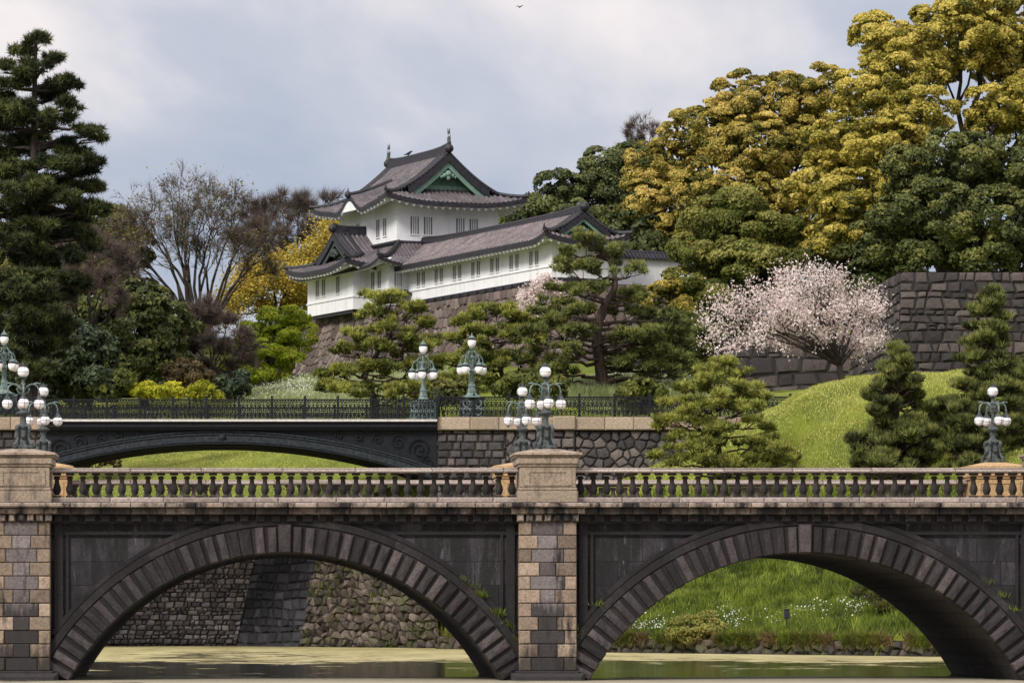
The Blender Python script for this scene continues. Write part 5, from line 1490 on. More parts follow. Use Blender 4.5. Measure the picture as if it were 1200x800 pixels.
def pine(label, group, Y, trunk, pads, mat, bark='bark_pine', name='pine_tree', tr=0.28, L=0.30, w=0.062, per=6, dens=1.0, tmean=0.5, flat=0.60, sprig=0.55):
    """trunk: [(px,py,dy)...] bottom to top; pads: (px,py,halfwidth_px,dy[,flat])"""
    T = [np.array(P(px, py, Y + dy)) for px, py, dy in trunk]
    b = T[0].copy(); b[2] = min(gz(b[0], b[1]), b[2]); base = b
    root = empty(name, base, label, 'pine tree', group)
    mb = MB(base)
    pts = [base - np.array([0, 0, .4])] + T
    # smooth trunk curve
    A = np.array(pts); tt = np.linspace(0, len(A) - 1, 5 * len(A))
    C = np.stack([np.interp(tt, np.arange(len(A)), A[:, k]) for k in range(3)], 1)
    for _ in range(3): C[1:-1] = (C[:-2] + 2 * C[1:-1] + C[2:]) / 4
    mb.tube(C, [tr * (1.15 - 0.95 * i / (len(C) - 1)) for i in range(len(C))], 8)
    PT, DT, TT = [], [], []
    extra = [(p[0] + p[2] * rng.uniform(-.9, .9), p[1] + p[2] * rng.uniform(-.45, .45), p[2] * rng.uniform(.35, .6), p[3] + rng.uniform(-.6, .6)) + tuple(p[4:]) for p in pads for _ in range(2) if rng.random() < .5]
    for pd in list(pads) + extra:
        px, py, hw, dy = pd[:4]; fl = pd[4] if len(pd) > 4 else flat
        y = Y + dy; c = np.array(P(px, py, y)); r = hw * y / F
        # limb from trunk point a bit lower than the pad
        cand = [q for q in C if q[2] < c[2] + 0.1] or [C[0]]
        j = cand[int(np.argmin([np.linalg.norm(q - c) + 0.6 * abs(q[2] - (c[2] - 0.5)) for q in cand]))]
        lp = limb(mb, j, c - np.array([0, 0, r * fl * .5]), max(0.045, tr * 0.32), 0.03, 5, 0.07, 6, sag=rng.uniform(-.06, .08))
        nsub = max(4, int(2.9 * (r / 0.7) ** 1.6) + 2)
        for s_ in range(nsub):
            an = rng.uniform(0, 2 * np.pi); rr = r * math.sqrt(rng.random()) * 0.92
            sc_ = c + np.array([rr * math.cos(an), rr * math.sin(an) * .9, (1 - (rr / r) ** 2) * r * fl * .45 + rng.normal() * .14 * r])
            limb(mb, lp[4], sc_ - np.array([0, 0, .08]), 0.03, 0.012, 3, 0.05, 3)
            k = rng.uniform(0.20, 0.42) * (0.6 + 0.4 * min(r, 1.5)); tk = rng.normal() * .17
            m = int(40 * dens * (k / .4) ** 2 + 7)
            d = unit(m); d[:, 2] = d[:, 2] * .8 + 0.25
            PT.append(sc_ + d * (k * rng.uniform(.35, 1.0, m) ** .5)[:, None] * np.array([1, 1, .55]))
            out = d * 0.6 + np.array([0, 0, sprig]); DT.append(out)
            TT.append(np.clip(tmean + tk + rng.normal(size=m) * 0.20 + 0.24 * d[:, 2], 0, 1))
    PT = np.concatenate(PT); DT = np.concatenate(DT); TT = np.concatenate(TT)
    V, Fq = needles(PT, DT, per, L, w)
    mesh_np('foliage', V - base, Fq, np.repeat(TT, per), mat, root)
    mb.build('trunk', M[bark], root, smooth=True)
    return root

def bare(name, label, cat, group, Y, base_px, tips, bark, mat=None, levels=4, r0=0.25, twig=0.9, leafmat=None, nleaf=0, lsize=0.16, tmean=0.5, fork=None, base=None, bits=5, tr=0.013, leafn='young_leaves', lspread=0.25):
    """vase shaped tree: a limb to each tip (px,py,dy), then recursive twigs"""
    if base is None:
        b = P(base_px[0], base_px[1], Y); base = Vector((b.x, b.y, gz(b.x, b.y)))
    base = np.array(base, float)
    root = empty(name, base, label, cat, group)
    mb = MB(base); ends = []
    fk = np.array(P(*fork[:2], Y)) if fork else base + (np.mean([np.array(P(a, b_, Y + c)) for a, b_, c in tips], 0) - base) * 0.25
    limb(mb, base - np.array([0, 0, .4]), fk, r0, r0 * .8, 8, 0.03)
    def rec(p, d, ln, r, lv):
        e = p + d * ln
        pts = limb(mb, p, e, r, r * .6, 4 if r > .05 else 3, 0.06, 3)
        if lv == 0: ends.append((e, d)); ends.append((np.array(pts[2]), d)); return
        for k in range(2 if rng.random() < .55 else 3):
            q = np.array(pts[rng.integers(2, 4)])
            nd = d + rng.normal(size=3) * 0.42; nd[2] += .12; nd /= np.linalg.norm(nd)
            rec(q, nd, ln * rng.uniform(.6, .85), max(r * .58, tr), lv - 1)
    for a, b_, c in tips:
        t = np.array(P(a, b_, Y + c)); L = np.linalg.norm(t - fk)
        m_ = fk + (t - fk) * .45 + rng.normal(size=3) * .04 * L + np.array([0, 0, .06 * L])
        limb(mb, fk, m_, r0 * .5, r0 * .28, 6, .04, 4)
        d = (t - m_); ln = np.linalg.norm(d); d /= ln
        e1 = m_ + d * ln * .45
        limb(mb, m_, e1, r0 * .28, r0 * .17, 5, .04, 3)
        for k in range(3):
            nd = d + rng.normal(size=3) * .28; nd /= np.linalg.norm(nd)
            rec(e1 if k < 2 else m_ + d * ln * .2, nd, ln * .30, r0 * .14, levels)
    E = np.array([e for e, d in ends]); Dn = np.array([d for e, d in ends])
    mb.build('trunk', M[bark], root, smooth=True)
    if mat is not None:
        V, Fq = needles(E, Dn, bits, twig, 0.022, 0.55)
        mesh_np('twigs', V - base, Fq, rng.uniform(.1, .9, len(Fq)), mat, root)
    if leafmat is not None:
        ii = rng.integers(0, len(E), nleaf)
        u_ = rng.uniform(-.3, 1, nleaf)
        if lspread < .15: u_ = np.round(u_ * 4 + rng.normal(size=nleaf) * .12) / 4
        pos = E[ii] + Dn[ii] * (u_ * twig)[:, None] + rng.normal(size=(nleaf, 3)) * lspread
        V, Fq = cards(pos, unit(nleaf) + np.array([0, -.2, .6]), lsize * rng.uniform(.6, 1.3, nleaf), .65)
        mesh_np(leafn, V - base, Fq, np.clip(tmean + rng.normal(size=nleaf) * .22, 0, 1), leafmat, root)
    return root

def bush(name, label, Y, px, py, wpx, hpx, mat, group=None, tmean=.5, size=.14, cat='bush', cr=.45, dens=1.0):
    y = Y; c = P(px, py, y); r = wpx / 2 * y / F; h = hpx * y / F
    g_ = gz(c.x, c.y); base = (c.x, c.y, min(g_, c.z))
    lob = []
    k = max(2, int(wpx / hpx * 1.6))
    for i in range(k):
        fx = (i + .5) / k * 2 - 1
        lob.append((px + fx * (wpx / 2 - hpx * .40), py - hpx * rng.uniform(.40, .62) * (1 - .35 * fx * fx), hpx * rng.uniform(.42, .56), rng.uniform(-.5, .5)))
    return broadleaf(name, label, cat, group, y, (px, py), lob, mat, cr=cr, size=size, dens=dens, tmean=tmean, base=base, trunk_r=.08)
# ------------------------------------------------------------------ right: camphors and neighbours on the rampart plateau
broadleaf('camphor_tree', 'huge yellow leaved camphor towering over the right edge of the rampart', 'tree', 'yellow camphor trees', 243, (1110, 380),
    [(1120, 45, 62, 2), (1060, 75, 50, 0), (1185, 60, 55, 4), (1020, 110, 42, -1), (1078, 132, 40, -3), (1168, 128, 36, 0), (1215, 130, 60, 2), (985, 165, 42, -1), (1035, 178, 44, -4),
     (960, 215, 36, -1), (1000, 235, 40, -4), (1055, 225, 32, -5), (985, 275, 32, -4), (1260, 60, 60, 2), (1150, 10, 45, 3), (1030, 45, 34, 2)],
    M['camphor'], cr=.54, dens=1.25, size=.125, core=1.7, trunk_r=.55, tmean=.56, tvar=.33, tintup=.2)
broadleaf('camphor_tree', 'broad rusty yellow camphor left of the tallest tree and above the cherry', 'tree', 'yellow camphor trees', 262, (850, 330),
    [(870, 125, 42, 2), (920, 125, 42, 2), (825, 160, 44, 1), (885, 175, 46, -2), (940, 175, 42, 1), (775, 200, 42, 2), (825, 225, 42, -3), (760, 240, 34, 0), (875, 235, 38, -4), (925, 240, 38, -2), (790, 275, 34, -1),
     (945, 290, 30, -2), (965, 110, 30, 2), (845, 285, 30, -2), (770, 300, 24, 0)],
    M['camphor_rust'], cr=.54, dens=1.2, size=.125, core=1.7, trunk_r=.5, tmean=.46, tvar=.34, tintup=.22)
broadleaf('fresh_tree', 'layered fresh green tree in front of the rusty camphor', 'tree', None, 240, (860, 390),
    [(865, 235, 26, 0), (840, 260, 32, 0), (890, 270, 38, 0), (820, 300, 36, 0), (870, 310, 40, -2), (915, 310, 32, 0), (800, 335, 26, 0), (845, 350, 30, -1), (900, 345, 32, 0), (870, 385, 30, 0), (930, 350, 24, 0), (925, 390, 26, 0)],
    M['fresh_green'], cr=.6, dens=1.1, size=.13, squash=.55, trunk_r=.3, tmean=.52, tintup=.22)
broadleaf('evergreen_tree', 'dark evergreen tree under the tall yellow camphor above the rampart corner', 'tree', 'dark evergreens', 236, (1130, 360),
    [(1075, 200, 36, 0), (1130, 190, 44, -1), (1190, 200, 46, 0), (1060, 250, 38, -2), (1115, 250, 44, -3), (1175, 260, 46, -3), (1035, 285, 34, 0), (1090, 295, 34, -2), (1150, 300, 34, -3), (1215, 270, 46, 0), (1205, 310, 28, -1), (1250, 230, 50, 0)],
    M['evergreen'], cr=.62, dens=1.05, size=.14, trunk_r=.4, tmean=.55, tvar=.26, tintup=.15)
broadleaf('evergreen_tree', 'shadowy evergreen filling the gap between the gallery roof end and the green tree', 'tree', 'dark evergreens', 258, (755, 400),
    [(750, 270, 22, 0), (765, 310, 26, 0), (770, 345, 28, -2), (745, 300, 20, 2), (795, 380, 26, -6), (770, 390, 26, -8), (820, 400, 26, -10), (975, 330, 30, -14), (1000, 300, 30, -18), (960, 380, 30, -20), (1010, 340, 26, -22)],
    M['evergreen'], cr=.9, dens=.9, size=.20, trunk_r=.25, tmean=.42, tvar=.2)
broadleaf('dark_pine', 'dark layered tree behind the gallery roof and right of the turret', 'tree', None, 292, (700, 360),
    [(712, 195, 24, 0), (745, 190, 28, 3), (690, 218, 30, 0), (735, 225, 34, 0), (655, 222, 24, -1), (640, 245, 28, 0), (680, 255, 34, -2), (725, 262, 34, 0), (615, 262, 22, 0), (755, 270, 26, 0), (600, 275, 16, 0), (650, 280, 26, 0)],
    M['pine_dark'], cr=.75, dens=1.1, size=.15, squash=.55, trunk_r=.35, tmean=.56, tvar=.24, tintup=.25)
broadleaf('yellow_tree', 'small yellow leaved tree peeping past the right wall of the turret', 'tree', 'yellow spring trees', 300, (600, 330),
    [(592, 262, 16, 0), (606, 268, 14, 0), (588, 285, 14, 0)], M['yellow_leaf'], cr=.8, size=.2, trunk_r=.15)
bare('bare_tree', 'grey leafless treetop above the dark layered tree', 'bare tree', 'leafless trees', 310, (750, 330), [(728, 162, 0), (740, 150, 0), (752, 144, 0), (764, 150, 1), (772, 160, 0), (748, 165, 0)], 'bark_grey', M['twig_purple'], levels=3, r0=.25, twig=.7, fork=(750, 210), bits=7)
broadleaf('rust_shrub', 'orange brown shrub at the foot of the green tree beside the plaster wall', 'bush', None, 238, (785, 400),
    [(770, 350, 14, 0), (785, 335, 12, 0), (800, 365, 14, 0), (780, 375, 12, 0)], M['camphor_rust'], cr=.42, size=.12, trunk_r=.08, tmean=.40)

# ------------------------------------------------------------------ cherry
def cherry(name, label, Y, base_px, fork, tips, n, size, levels=4, r0=.2, base=None, twig=.5):
    return bare(name, label, 'cherry tree', None, Y, base_px, tips, 'bark', None, levels=levels, r0=r0, twig=twig, leafmat=M['blossom'], nleaf=n, lsize=size, tmean=.5, fork=fork, base=base, bits=3, leafn='blossom', lspread=.13)
cb = P(990, 447, 196)
cherry('cherry_tree', 'spreading pink blossoming cherry leaning over the grassy mound', 196, (990, 447), (984, 428),
       [(834, 374, 0), (846, 360, 1), (868, 388, -1), (1028, 370, 0), (1026, 392, 1), (872, 358, 1), (905, 345, 0), (895, 380, -2), (925, 333, 1), (950, 325, 0), (938, 378, -2), (972, 330, 0), (997, 343, 1), (1010, 360, 0), (1018, 388, 0), (985, 368, -2), (1008, 402, -1), (955, 352, 2), (880, 378, 2), (932, 350, -1), (915, 366, 0), (895, 362, 1), (945, 338, -2), (965, 372, 1), (938, 402, 1), (962, 396, -1), (985, 396, 1), (1000, 412, 0), (918, 398, 2)],
       20000, .062, levels=3, r0=.2, base=(cb.x, cb.y, cb.z - .3), twig=.8)
cb = P(640, 392, 241)
cherry('cherry_tree', 'small pale pink cherry against the rampart below the gallery', 241, (640, 392), (640, 378),
       [(612, 352, 0), (622, 338, 0), (636, 330, 0), (650, 338, 0), (628, 362, -1), (648, 356, 0), (615, 368, 0)], 4200, .085, levels=3, r0=.12, base=(cb.x, cb.y, cb.z - 2), twig=.4)

# ------------------------------------------------------------------ left wood
root_px = 40
def tall_conifer(label, Y, px, top, bot, wbot, mat):
    t = np.array(P(px, top, Y)); b0 = P(px, 500, Y); base = np.array((b0.x, b0.y, gz(b0.x, b0.y)))
    root = empty('conifer_tree', base, label, 'conifer'); mb = MB(base)
    C = [base - np.array([0, 0, .5]) + (t - base) * i / 10 for i in range(11)]
    mb.tube(C, [.42 * (1.05 - i / 10) + .03 for i in range(11)], 8)
    PT, DT, TT = [], [], []
    z = t[2] - .3; zb = P(px, bot, Y).z; H = t[2] - zb
    while z > zb:
        f = (t[2] - z) / H
        Lb = (0.5 + (wbot * Y / F) * min(1, (f * 1.15) ** .58)) * rng.uniform(.62, 1.15)
        nb = int(7 + 4 * f)
        a0 = rng.uniform(0, 6.28)
        for k in range(nb):
            a = a0 + 2 * math.pi * k / nb + rng.normal() * .2; L = Lb * rng.uniform(.65, 1.12)
            st = np.array([t[0], t[1], z + rng.normal() * .15]); d = np.array([math.cos(a), math.sin(a), 0])
            e = st + d * L + np.array([0, 0, L * rng.uniform(-.22, .16) + rng.normal() * .15])
            limb(mb, st, e, .05, .015, 4, .03, 4, sag=-.05)
            m = int(34 * L + 10)
            s = rng.uniform(.22, 1.02, m) ** .8
            side = np.array([-d[1], d[0], 0])
            wv = (.42 * (1 - .55 * s) * L ** .5)[:, None] * rng.normal(size=(m, 1)) * .8
            pp = st + (e - st) * s[:, None] + side * wv + np.array([0, 0, 1]) * ((-.2 * L * s * (1 - s))[:, None] + rng.normal(size=(m, 1)) * .09)
            PT.append(pp); DT.append(d * .75 + side * np.sign(wv) * .5 + np.array([0, 0, .25]) + 0 * pp)
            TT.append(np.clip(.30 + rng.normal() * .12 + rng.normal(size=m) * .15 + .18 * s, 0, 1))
        z -= rng.uniform(.40, .80)
    PT = np.concatenate(PT); DT = np.concatenate(DT); TT = np.concatenate(TT)
    V, Fq = needles(PT, DT, 8, .34, .06, .5)
    mesh_np('foliage', V - base, Fq, np.repeat(TT, 8), mat, root); mb.build('trunk', M['bark'], root)
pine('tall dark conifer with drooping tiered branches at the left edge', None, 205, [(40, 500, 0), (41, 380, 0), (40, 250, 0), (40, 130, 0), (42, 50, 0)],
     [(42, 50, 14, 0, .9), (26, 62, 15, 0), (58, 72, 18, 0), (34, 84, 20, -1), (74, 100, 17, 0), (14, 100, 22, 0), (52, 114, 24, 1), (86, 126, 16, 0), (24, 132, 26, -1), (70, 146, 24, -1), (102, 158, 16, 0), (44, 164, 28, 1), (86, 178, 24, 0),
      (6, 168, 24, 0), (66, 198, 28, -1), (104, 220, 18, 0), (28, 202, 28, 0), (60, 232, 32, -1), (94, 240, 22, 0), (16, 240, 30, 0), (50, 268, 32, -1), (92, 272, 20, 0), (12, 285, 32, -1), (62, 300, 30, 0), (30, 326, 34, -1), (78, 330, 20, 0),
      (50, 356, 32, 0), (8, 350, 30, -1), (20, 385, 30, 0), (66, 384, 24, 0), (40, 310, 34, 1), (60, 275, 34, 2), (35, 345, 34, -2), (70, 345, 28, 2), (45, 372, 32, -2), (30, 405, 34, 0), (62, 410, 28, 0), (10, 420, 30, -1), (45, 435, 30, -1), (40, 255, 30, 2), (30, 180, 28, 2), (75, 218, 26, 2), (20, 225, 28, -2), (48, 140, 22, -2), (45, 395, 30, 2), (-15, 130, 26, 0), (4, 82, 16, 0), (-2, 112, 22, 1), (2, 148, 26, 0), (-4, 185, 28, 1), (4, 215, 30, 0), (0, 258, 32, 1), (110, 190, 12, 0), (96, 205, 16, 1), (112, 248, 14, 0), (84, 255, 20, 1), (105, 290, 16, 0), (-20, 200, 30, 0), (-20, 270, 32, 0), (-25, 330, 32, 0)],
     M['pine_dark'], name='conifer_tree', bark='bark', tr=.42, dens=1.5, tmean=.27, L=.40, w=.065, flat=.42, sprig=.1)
broadleaf('leafy_tree', 'olive green tree with rounded top just right of the tall conifer', 'tree', None, 262, (120, 450),
    [(118, 272, 30, 0), (90, 285, 34, 2), (140, 305, 30, -2), (100, 320, 36, 0), (150, 340, 26, 0), (75, 330, 30, 4), (60, 280, 34, 6), (20, 300, 40, 6), (30, 350, 44, 4)], M['olive'], cr=.9, size=.2, trunk_r=.3, tmean=.40, tvar=.24, tintup=.2)
broadleaf('evergreen_tree', 'dark rounded evergreen below the vase shaped bare tree on the left', 'tree', 'dark evergreens', 248, (170, 470),
    [(165, 350, 30, 0), (130, 380, 34, 0), (185, 385, 34, -1), (150, 415, 38, -2), (195, 425, 26, -2), (105, 400, 26, 0), (180, 355, 20, 0)], M['evergreen'], cr=.85, size=.19, trunk_r=.3, tmean=.5, tvar=.24)
broadleaf('evergreen_tree', 'bluish dark evergreen mass behind the left end lamps', 'tree', 'dark evergreens', 236, (70, 470),
    [(60, 395, 34, 0), (25, 400, 34, 0), (95, 420, 34, -1), (50, 435, 32, -2), (10, 440, 36, 0), (-30, 400, 40, 0), (115, 445, 20, -2)], M['blue_evergreen'], cr=.8, size=.18, trunk_r=.25, tmean=.42, tvar=.2)
bare('bare_tree', 'purplish brown leafless tree in front of the olive tree', 'bare tree', 'leafless trees', 240, (105, 460), [(70, 310, 0), (85, 290, 0), (105, 282, 1), (125, 292, 0), (145, 310, 0), (60, 340, 0), (95, 320, -2), (120, 330, -2), (140, 350, 0), (80, 350, -1)], 'bark_grey', M['twig_purple'], levels=4, r0=.2, twig=.7, fork=(105, 400), bits=9)
bare('bare_tree', 'wide vase shaped bare tree with thin olive buds, largest of the leafless ones', 'bare tree', 'leafless trees', 258, (232, 460),
     [(146, 268, 0), (156, 250, 0), (172, 236, 2), (192, 229, 0), (214, 227, 0), (236, 228, 0), (258, 232, 1), (278, 240, 0), (296, 254, 0), (308, 272, 0), (158, 290, 0), (138, 285, 0), (312, 295, 0), (186, 262, -2), (222, 258, -2), (256, 262, -2), (280, 285, -2), (300, 305, 0), (206, 285, 2), (240, 292, 2)],
     'bark', M['twig_purple'], levels=4, r0=.34, twig=.75, leafmat=M['olive'], nleaf=3200, lsize=.085, tmean=.6, fork=(232, 405), bits=4)
bare('bare_tree', 'mauve leafless tree with fine twigs left of the turret roof', 'bare tree', 'leafless trees', 292, (330, 400),
     [(290, 258, 0), (304, 248, 0), (320, 243, 0), (338, 241, 0), (356, 242, 0), (372, 250, 0), (386, 262, 0), (398, 250, 2), (280, 285, 0), (296, 272, -2), (310, 275, 0), (340, 262, -2), (360, 278, 0), (325, 290, 0)], 'bark', M['twig_purple'], levels=4, r0=.34, twig=.9, fork=(335, 345), bits=9)
bare('bare_tree', 'brown leafless thicket tree below the vase shaped tree', 'bare tree', 'leafless trees', 252, (250, 470),
     [(215, 385, 0), (232, 370, 0), (250, 362, 0), (268, 375, 0), (282, 392, 0), (225, 410, 0), (245, 395, -1), (265, 405, 0), (290, 420, 0), (210, 430, 0), (240, 430, -1), (272, 432, 0)], 'bark_grey', M['twig_purple'], levels=4, r0=.15, twig=.7, fork=(248, 440), bits=11)
bare('willow_tree', 'hazy yellow leaved tree left of the turret rampart', 'tree', 'yellow spring trees', 285, (325, 420),
     [(270, 352, 0), (282, 332, 0), (300, 320, 0), (322, 314, 0), (345, 312, 0), (365, 300, 0), (380, 284, 1), (390, 270, 1), (290, 345, -2), (320, 330, -2), (350, 325, -2), (370, 320, 0), (275, 370, 0), (310, 360, 0), (340, 355, 0), (360, 350, 0)],
     'bark_grey', None, levels=3, r0=.25, twig=.9, leafmat=M['yellow_leaf'], nleaf=26000, lsize=.105, tmean=.55, fork=(325, 370), lspread=.42)
broadleaf('maple_tree', 'bright green maple beside the left corner of the rampart', 'tree', None, 264, (318, 462),
     [(322, 372, 20, 0), (346, 372, 18, 0), (298, 388, 18, 0), (330, 392, 20, -1), (352, 400, 14, 0), (286, 408, 17, 0), (310, 412, 18, -2), (338, 420, 16, -1), (278, 428, 14, 0), (300, 438, 16, -2), (322, 440, 13, -1), (285, 452, 14, -1), (350, 384, 12, 0)],
     M['maple'], cr=.45, dens=1.0, size=.11, squash=.5, trunk_r=.16, tmean=.66, tvar=.26, core=.35, tintup=.2)
bush('bush', 'dark green rounded bush left of the yellow shrub behind the railing', 236, 100, 470, 60, 36, M['evergreen'], 'bushes behind the iron bridge', .6)
bush('bush', 'olive green rounded bush beside the lime yellow shrub', 234, 135, 470, 44, 34, M['fresh_green'], 'bushes behind the iron bridge', .36)
bush('bush', 'lime yellow spreading shrub behind the iron railing', 234, 182, 468, 66, 22, M['lime_leaf'], 'bushes behind the iron bridge', .55, cr=.3)
bush('bush', 'small yellow green shrub between the lime shrub and the dark bush', 236, 236, 468, 44, 20, M['lime_leaf'], 'bushes behind the iron bridge', .3, cr=.3)
bush('bush', 'dark pointed bush at the foot of the bright green maple', 238, 275, 470, 30, 36, M['blue_evergreen'], 'bushes behind the iron bridge', .3)
bush('bush', 'brown dead leaved bush right of the dark rounded evergreen', 244, 222, 466, 44, 44, M['dry_grass'], 'bushes behind the iron bridge', .15)
bush('bush', 'low reddish scrub on the bank below the left end of the iron bridge', 210, 112, 545, 60, 18, M['dry_grass'], None, .3, size=.1, cr=.3)
bush('bush', 'small green bush on the lawn under the iron bridge', 232, 180, 542, 24, 14, M['fresh_green'], None, .5, size=.1, cr=.3)
bush('bush', 'low olive bush behind the railing below the dark crowned garden pine', 199.5, 540, 470, 62, 26, M['olive'], 'bushes behind the iron bridge', .45)
bush('bush', 'wide low green bush behind the railing, left of the old pine trunk', 200, 618, 471, 84, 30, M['fresh_green'], 'bushes behind the iron bridge', .35)
bush('bush', 'small dark bush between the two verdigris lamps behind the railing', 199, 520, 470, 30, 20, M['evergreen'], 'bushes behind the iron bridge', .6)
bush('bush', 'low pale green bush right of the old pine trunk behind the railing', 203, 752, 470, 60, 24, M['fresh_green'], 'bushes behind the iron bridge', .55)
# distant tree belt closes the view behind the wood
for i, (px, top, w, Y, mt, lb) in enumerate([(30, 330, 90, 330, 'olive', 'hazy olive tree far behind the tall conifer'), (240, 392, 60, 335, 'olive', 'low distant tree seen through the vase shaped bare tree'),
                                  (330, 385, 70, 340, 'evergreen', 'distant dark tree behind the yellow leaved tree'),
   (-10, 395, 95, 322, 'evergreen', 'distant dark tree behind the foot of the tall conifer'), (92, 402, 95, 326, 'evergreen', 'distant dark tree behind the bluish evergreen mass'), (170, 405, 90, 330, 'evergreen', 'distant dark tree behind the lime yellow shrub'), (262, 418, 70, 328, 'olive', 'distant olive tree behind the brown thicket'), (1010, 230, 120, 300, 'evergreen', 'dark tree far behind the two yellow camphors'),
                                  (820, 270, 110, 305, 'evergreen', 'dark tree far behind the rusty camphor'), (690, 330, 90, 315, 'evergreen', 'dark tree far behind the gallery roof')]):
    broadleaf('distant_tree', lb, 'tree', 'distant trees', Y, (px, top + 120), [(px - w * .3, top + w * .45, w * .4, 0), (px + w * .3, top + w * .4, w * .4, 0), (px, top + w * .8, w * .5, 0), (px - w * .1, top + w * .35, w * .36, 0)], M[mt], cr=1.3, size=.32, tmean=.4)

# ------------------------------------------------------------------ pines behind the iron bridge
pine('garden pine with open flat layers left of the first iron bridge lamp', 'garden pines', 207, [(440, 468, 0), (425, 440, 0), (440, 418, 0), (455, 395, 0), (452, 368, 0)],
     [(452, 356, 22, 0), (478, 368, 24, 0), (440, 372, 20, -1), (420, 392, 24, -1), (462, 388, 26, -2), (495, 385, 18, 0), (410, 412, 20, 0), (440, 412, 24, -2), (480, 408, 26, -1), (505, 402, 14, 0),
      (395, 440, 22, 0), (425, 436, 22, -2), (455, 436, 24, -2), (490, 432, 24, -1), (380, 455, 16, 0), (410, 458, 22, -2), (445, 460, 26, -2), (480, 458, 26, -2), (512, 452, 20, 0), (510, 428, 16, 0)], M['pine_bright'], tr=.2, dens=1.1, tmean=.58)
pine('garden pine with a dark flat crown behind the bell-footed lamp', 'garden pines', 213, [(585, 468, 0), (590, 440, 0), (575, 410, 0), (570, 385, 0)],
     [(568, 366, 22, 0), (590, 372, 26, 0), (548, 378, 18, 0), (612, 385, 16, 0), (560, 392, 24, -1), (590, 396, 28, -2), (535, 400, 18, 0), (620, 402, 22, 0), (525, 425, 22, 0), (555, 420, 26, -2), (590, 425, 28, -2), (530, 450, 26, -1), (565, 452, 28, -2), (600, 455, 28, -2), (630, 440, 24, 0), (635, 462, 22, -1), (545, 466, 24, -2), (600, 466, 28, -3), (570, 467, 26, -3), (665, 466, 24, -3), (505, 467, 24, -3), (635, 470, 26, -4)], M['pine_bright'], tr=.2, dens=1.1, tmean=.52)
pine('large old pine with a thick leaning trunk in front of the gallery rampart', 'garden pines', 209, [(706, 468, 0), (704, 430, 0), (698, 395, 0), (706, 360, 0), (722, 338, 0), (718, 310, 0), (700, 290, 0)],
     [(690, 285, 26, 0), (668, 300, 16, 0), (712, 296, 20, 0), (665, 318, 22, -1), (700, 318, 26, -1), (738, 318, 22, 0), (660, 342, 22, 0), (690, 342, 22, -2), (735, 350, 20, 1), (650, 362, 26, 0), (680, 368, 24, -2),
      (640, 390, 30, -1), (675, 392, 24, -2), (740, 372, 28, 1), (770, 385, 30, 1), (625, 418, 26, 0), (660, 415, 26, -2), (730, 400, 26, -1), (760, 412, 30, 0), (792, 400, 24, 1), (800, 425, 24, 1), (650, 440, 30, -1), (740, 428, 26, 0), (775, 438, 28, 0), (640, 458, 26, -1), (745, 345, 16, 0), (755, 395, 24, -1), (790, 372, 18, 1)],
     M['pine'], tr=.36, dens=1.05, tmean=.60)
pine('low spreading pine in shadow right of the old thick pine', 'garden pines', 222, [(800, 460, 0), (795, 430, 0), (790, 400, 0)],
     [(785, 378, 24, 0), (815, 385, 26, 0), (770, 395, 26, 0), (800, 402, 30, -1), (830, 400, 20, 0), (780, 420, 30, -2), (815, 420, 26, -1), (770, 440, 20, 0), (800, 436, 24, -1)], M['pine'], tr=.2, dens=1.05, tmean=.46)
# ------------------------------------------------------------------ pines on the mound, in front
pine('rounded bright pine standing on the bank right of the abutment wall', 'mound pines', 178, [(845, 556, 0), (843, 530, 0), (838, 500, 0), (840, 470, 0), (842, 445, 0)],
     [(842, 430, 20, 0), (820, 438, 18, 0), (862, 442, 20, 0), (835, 450, 26, -1), (808, 458, 22, 0), (872, 460, 20, 0), (795, 475, 22, 0), (830, 474, 28, -2), (866, 480, 24, -1), (888, 472, 16, 0), (785, 495, 20, 0), (815, 498, 26, -1), (855, 505, 26, -2), (885, 496, 20, 0), (800, 522, 28, -1), (835, 526, 28, -2), (872, 526, 28, -1), (900, 520, 22, 0), (775, 541, 20, 0), (810, 545, 28, -2), (855, 548, 28, -2), (895, 543, 28, -1), (922, 540, 14, 0)],
     M['pine_bright'], tr=.17, dens=1.2, tmean=.58, L=.27, w=.048)
def cone_pine(label, Y, px, top, bot, wtop, wbot, mat, n, tm, lean=0):
    pads = []
    for i in range(n):
        f = (i + .5) / n
        y = top + (bot - top) * f; w = wtop + (wbot - wtop) * f ** .65
        for q in range(3 + int(5 * f)):
            a = rng.uniform(0, 6.28); rr = rng.uniform(.35, .95)
            pads.append((px + lean * f + w * rr * math.cos(a), y + rng.uniform(-8, 8), 6 + 9 * f * rng.uniform(.6, 1.2), rr * w * math.sin(a) * Y / F, 1.0))
    pads.append((px, top + 4, 6, 0, 1.2)); pads.append((px + 6, top + 16, 9, 0, 1.0))
    return pine(label, 'mound pines', Y, [(px + lean, bot + 14, 0), (px + lean * .5, (top + bot) / 2, 0), (px, top + 10, 0)], pads, mat, tr=.13, dens=1.25, tmean=tm, L=.33, w=.048, sprig=1.3)
cone_pine('upright young pine with candle tips in the middle of the mound', 173, 1052, 412, 552, 6, 62, M['pine'], 15, .58)
cone_pine('tallest young pine at the right edge in front of the rampart', 172, 1160, 345, 552, 6, 62, M['pine'], 20, .52)
cone_pine('low young pine squeezed between the two upright pines', 176, 1108, 470, 552, 10, 34, M['pine'], 9, .42)
broadleaf('evergreen_tree', 'dark leafy evergreen on the mound at the right frame edge', 'tree', 'dark evergreens', 175, (1215, 560), [(1215, 440, 26, 0), (1225, 480, 34, 0), (1200, 520, 24, 0), (1240, 520, 36, 0)], M['evergreen'], cr=.5, size=.12, tmean=.6, trunk_r=.12)
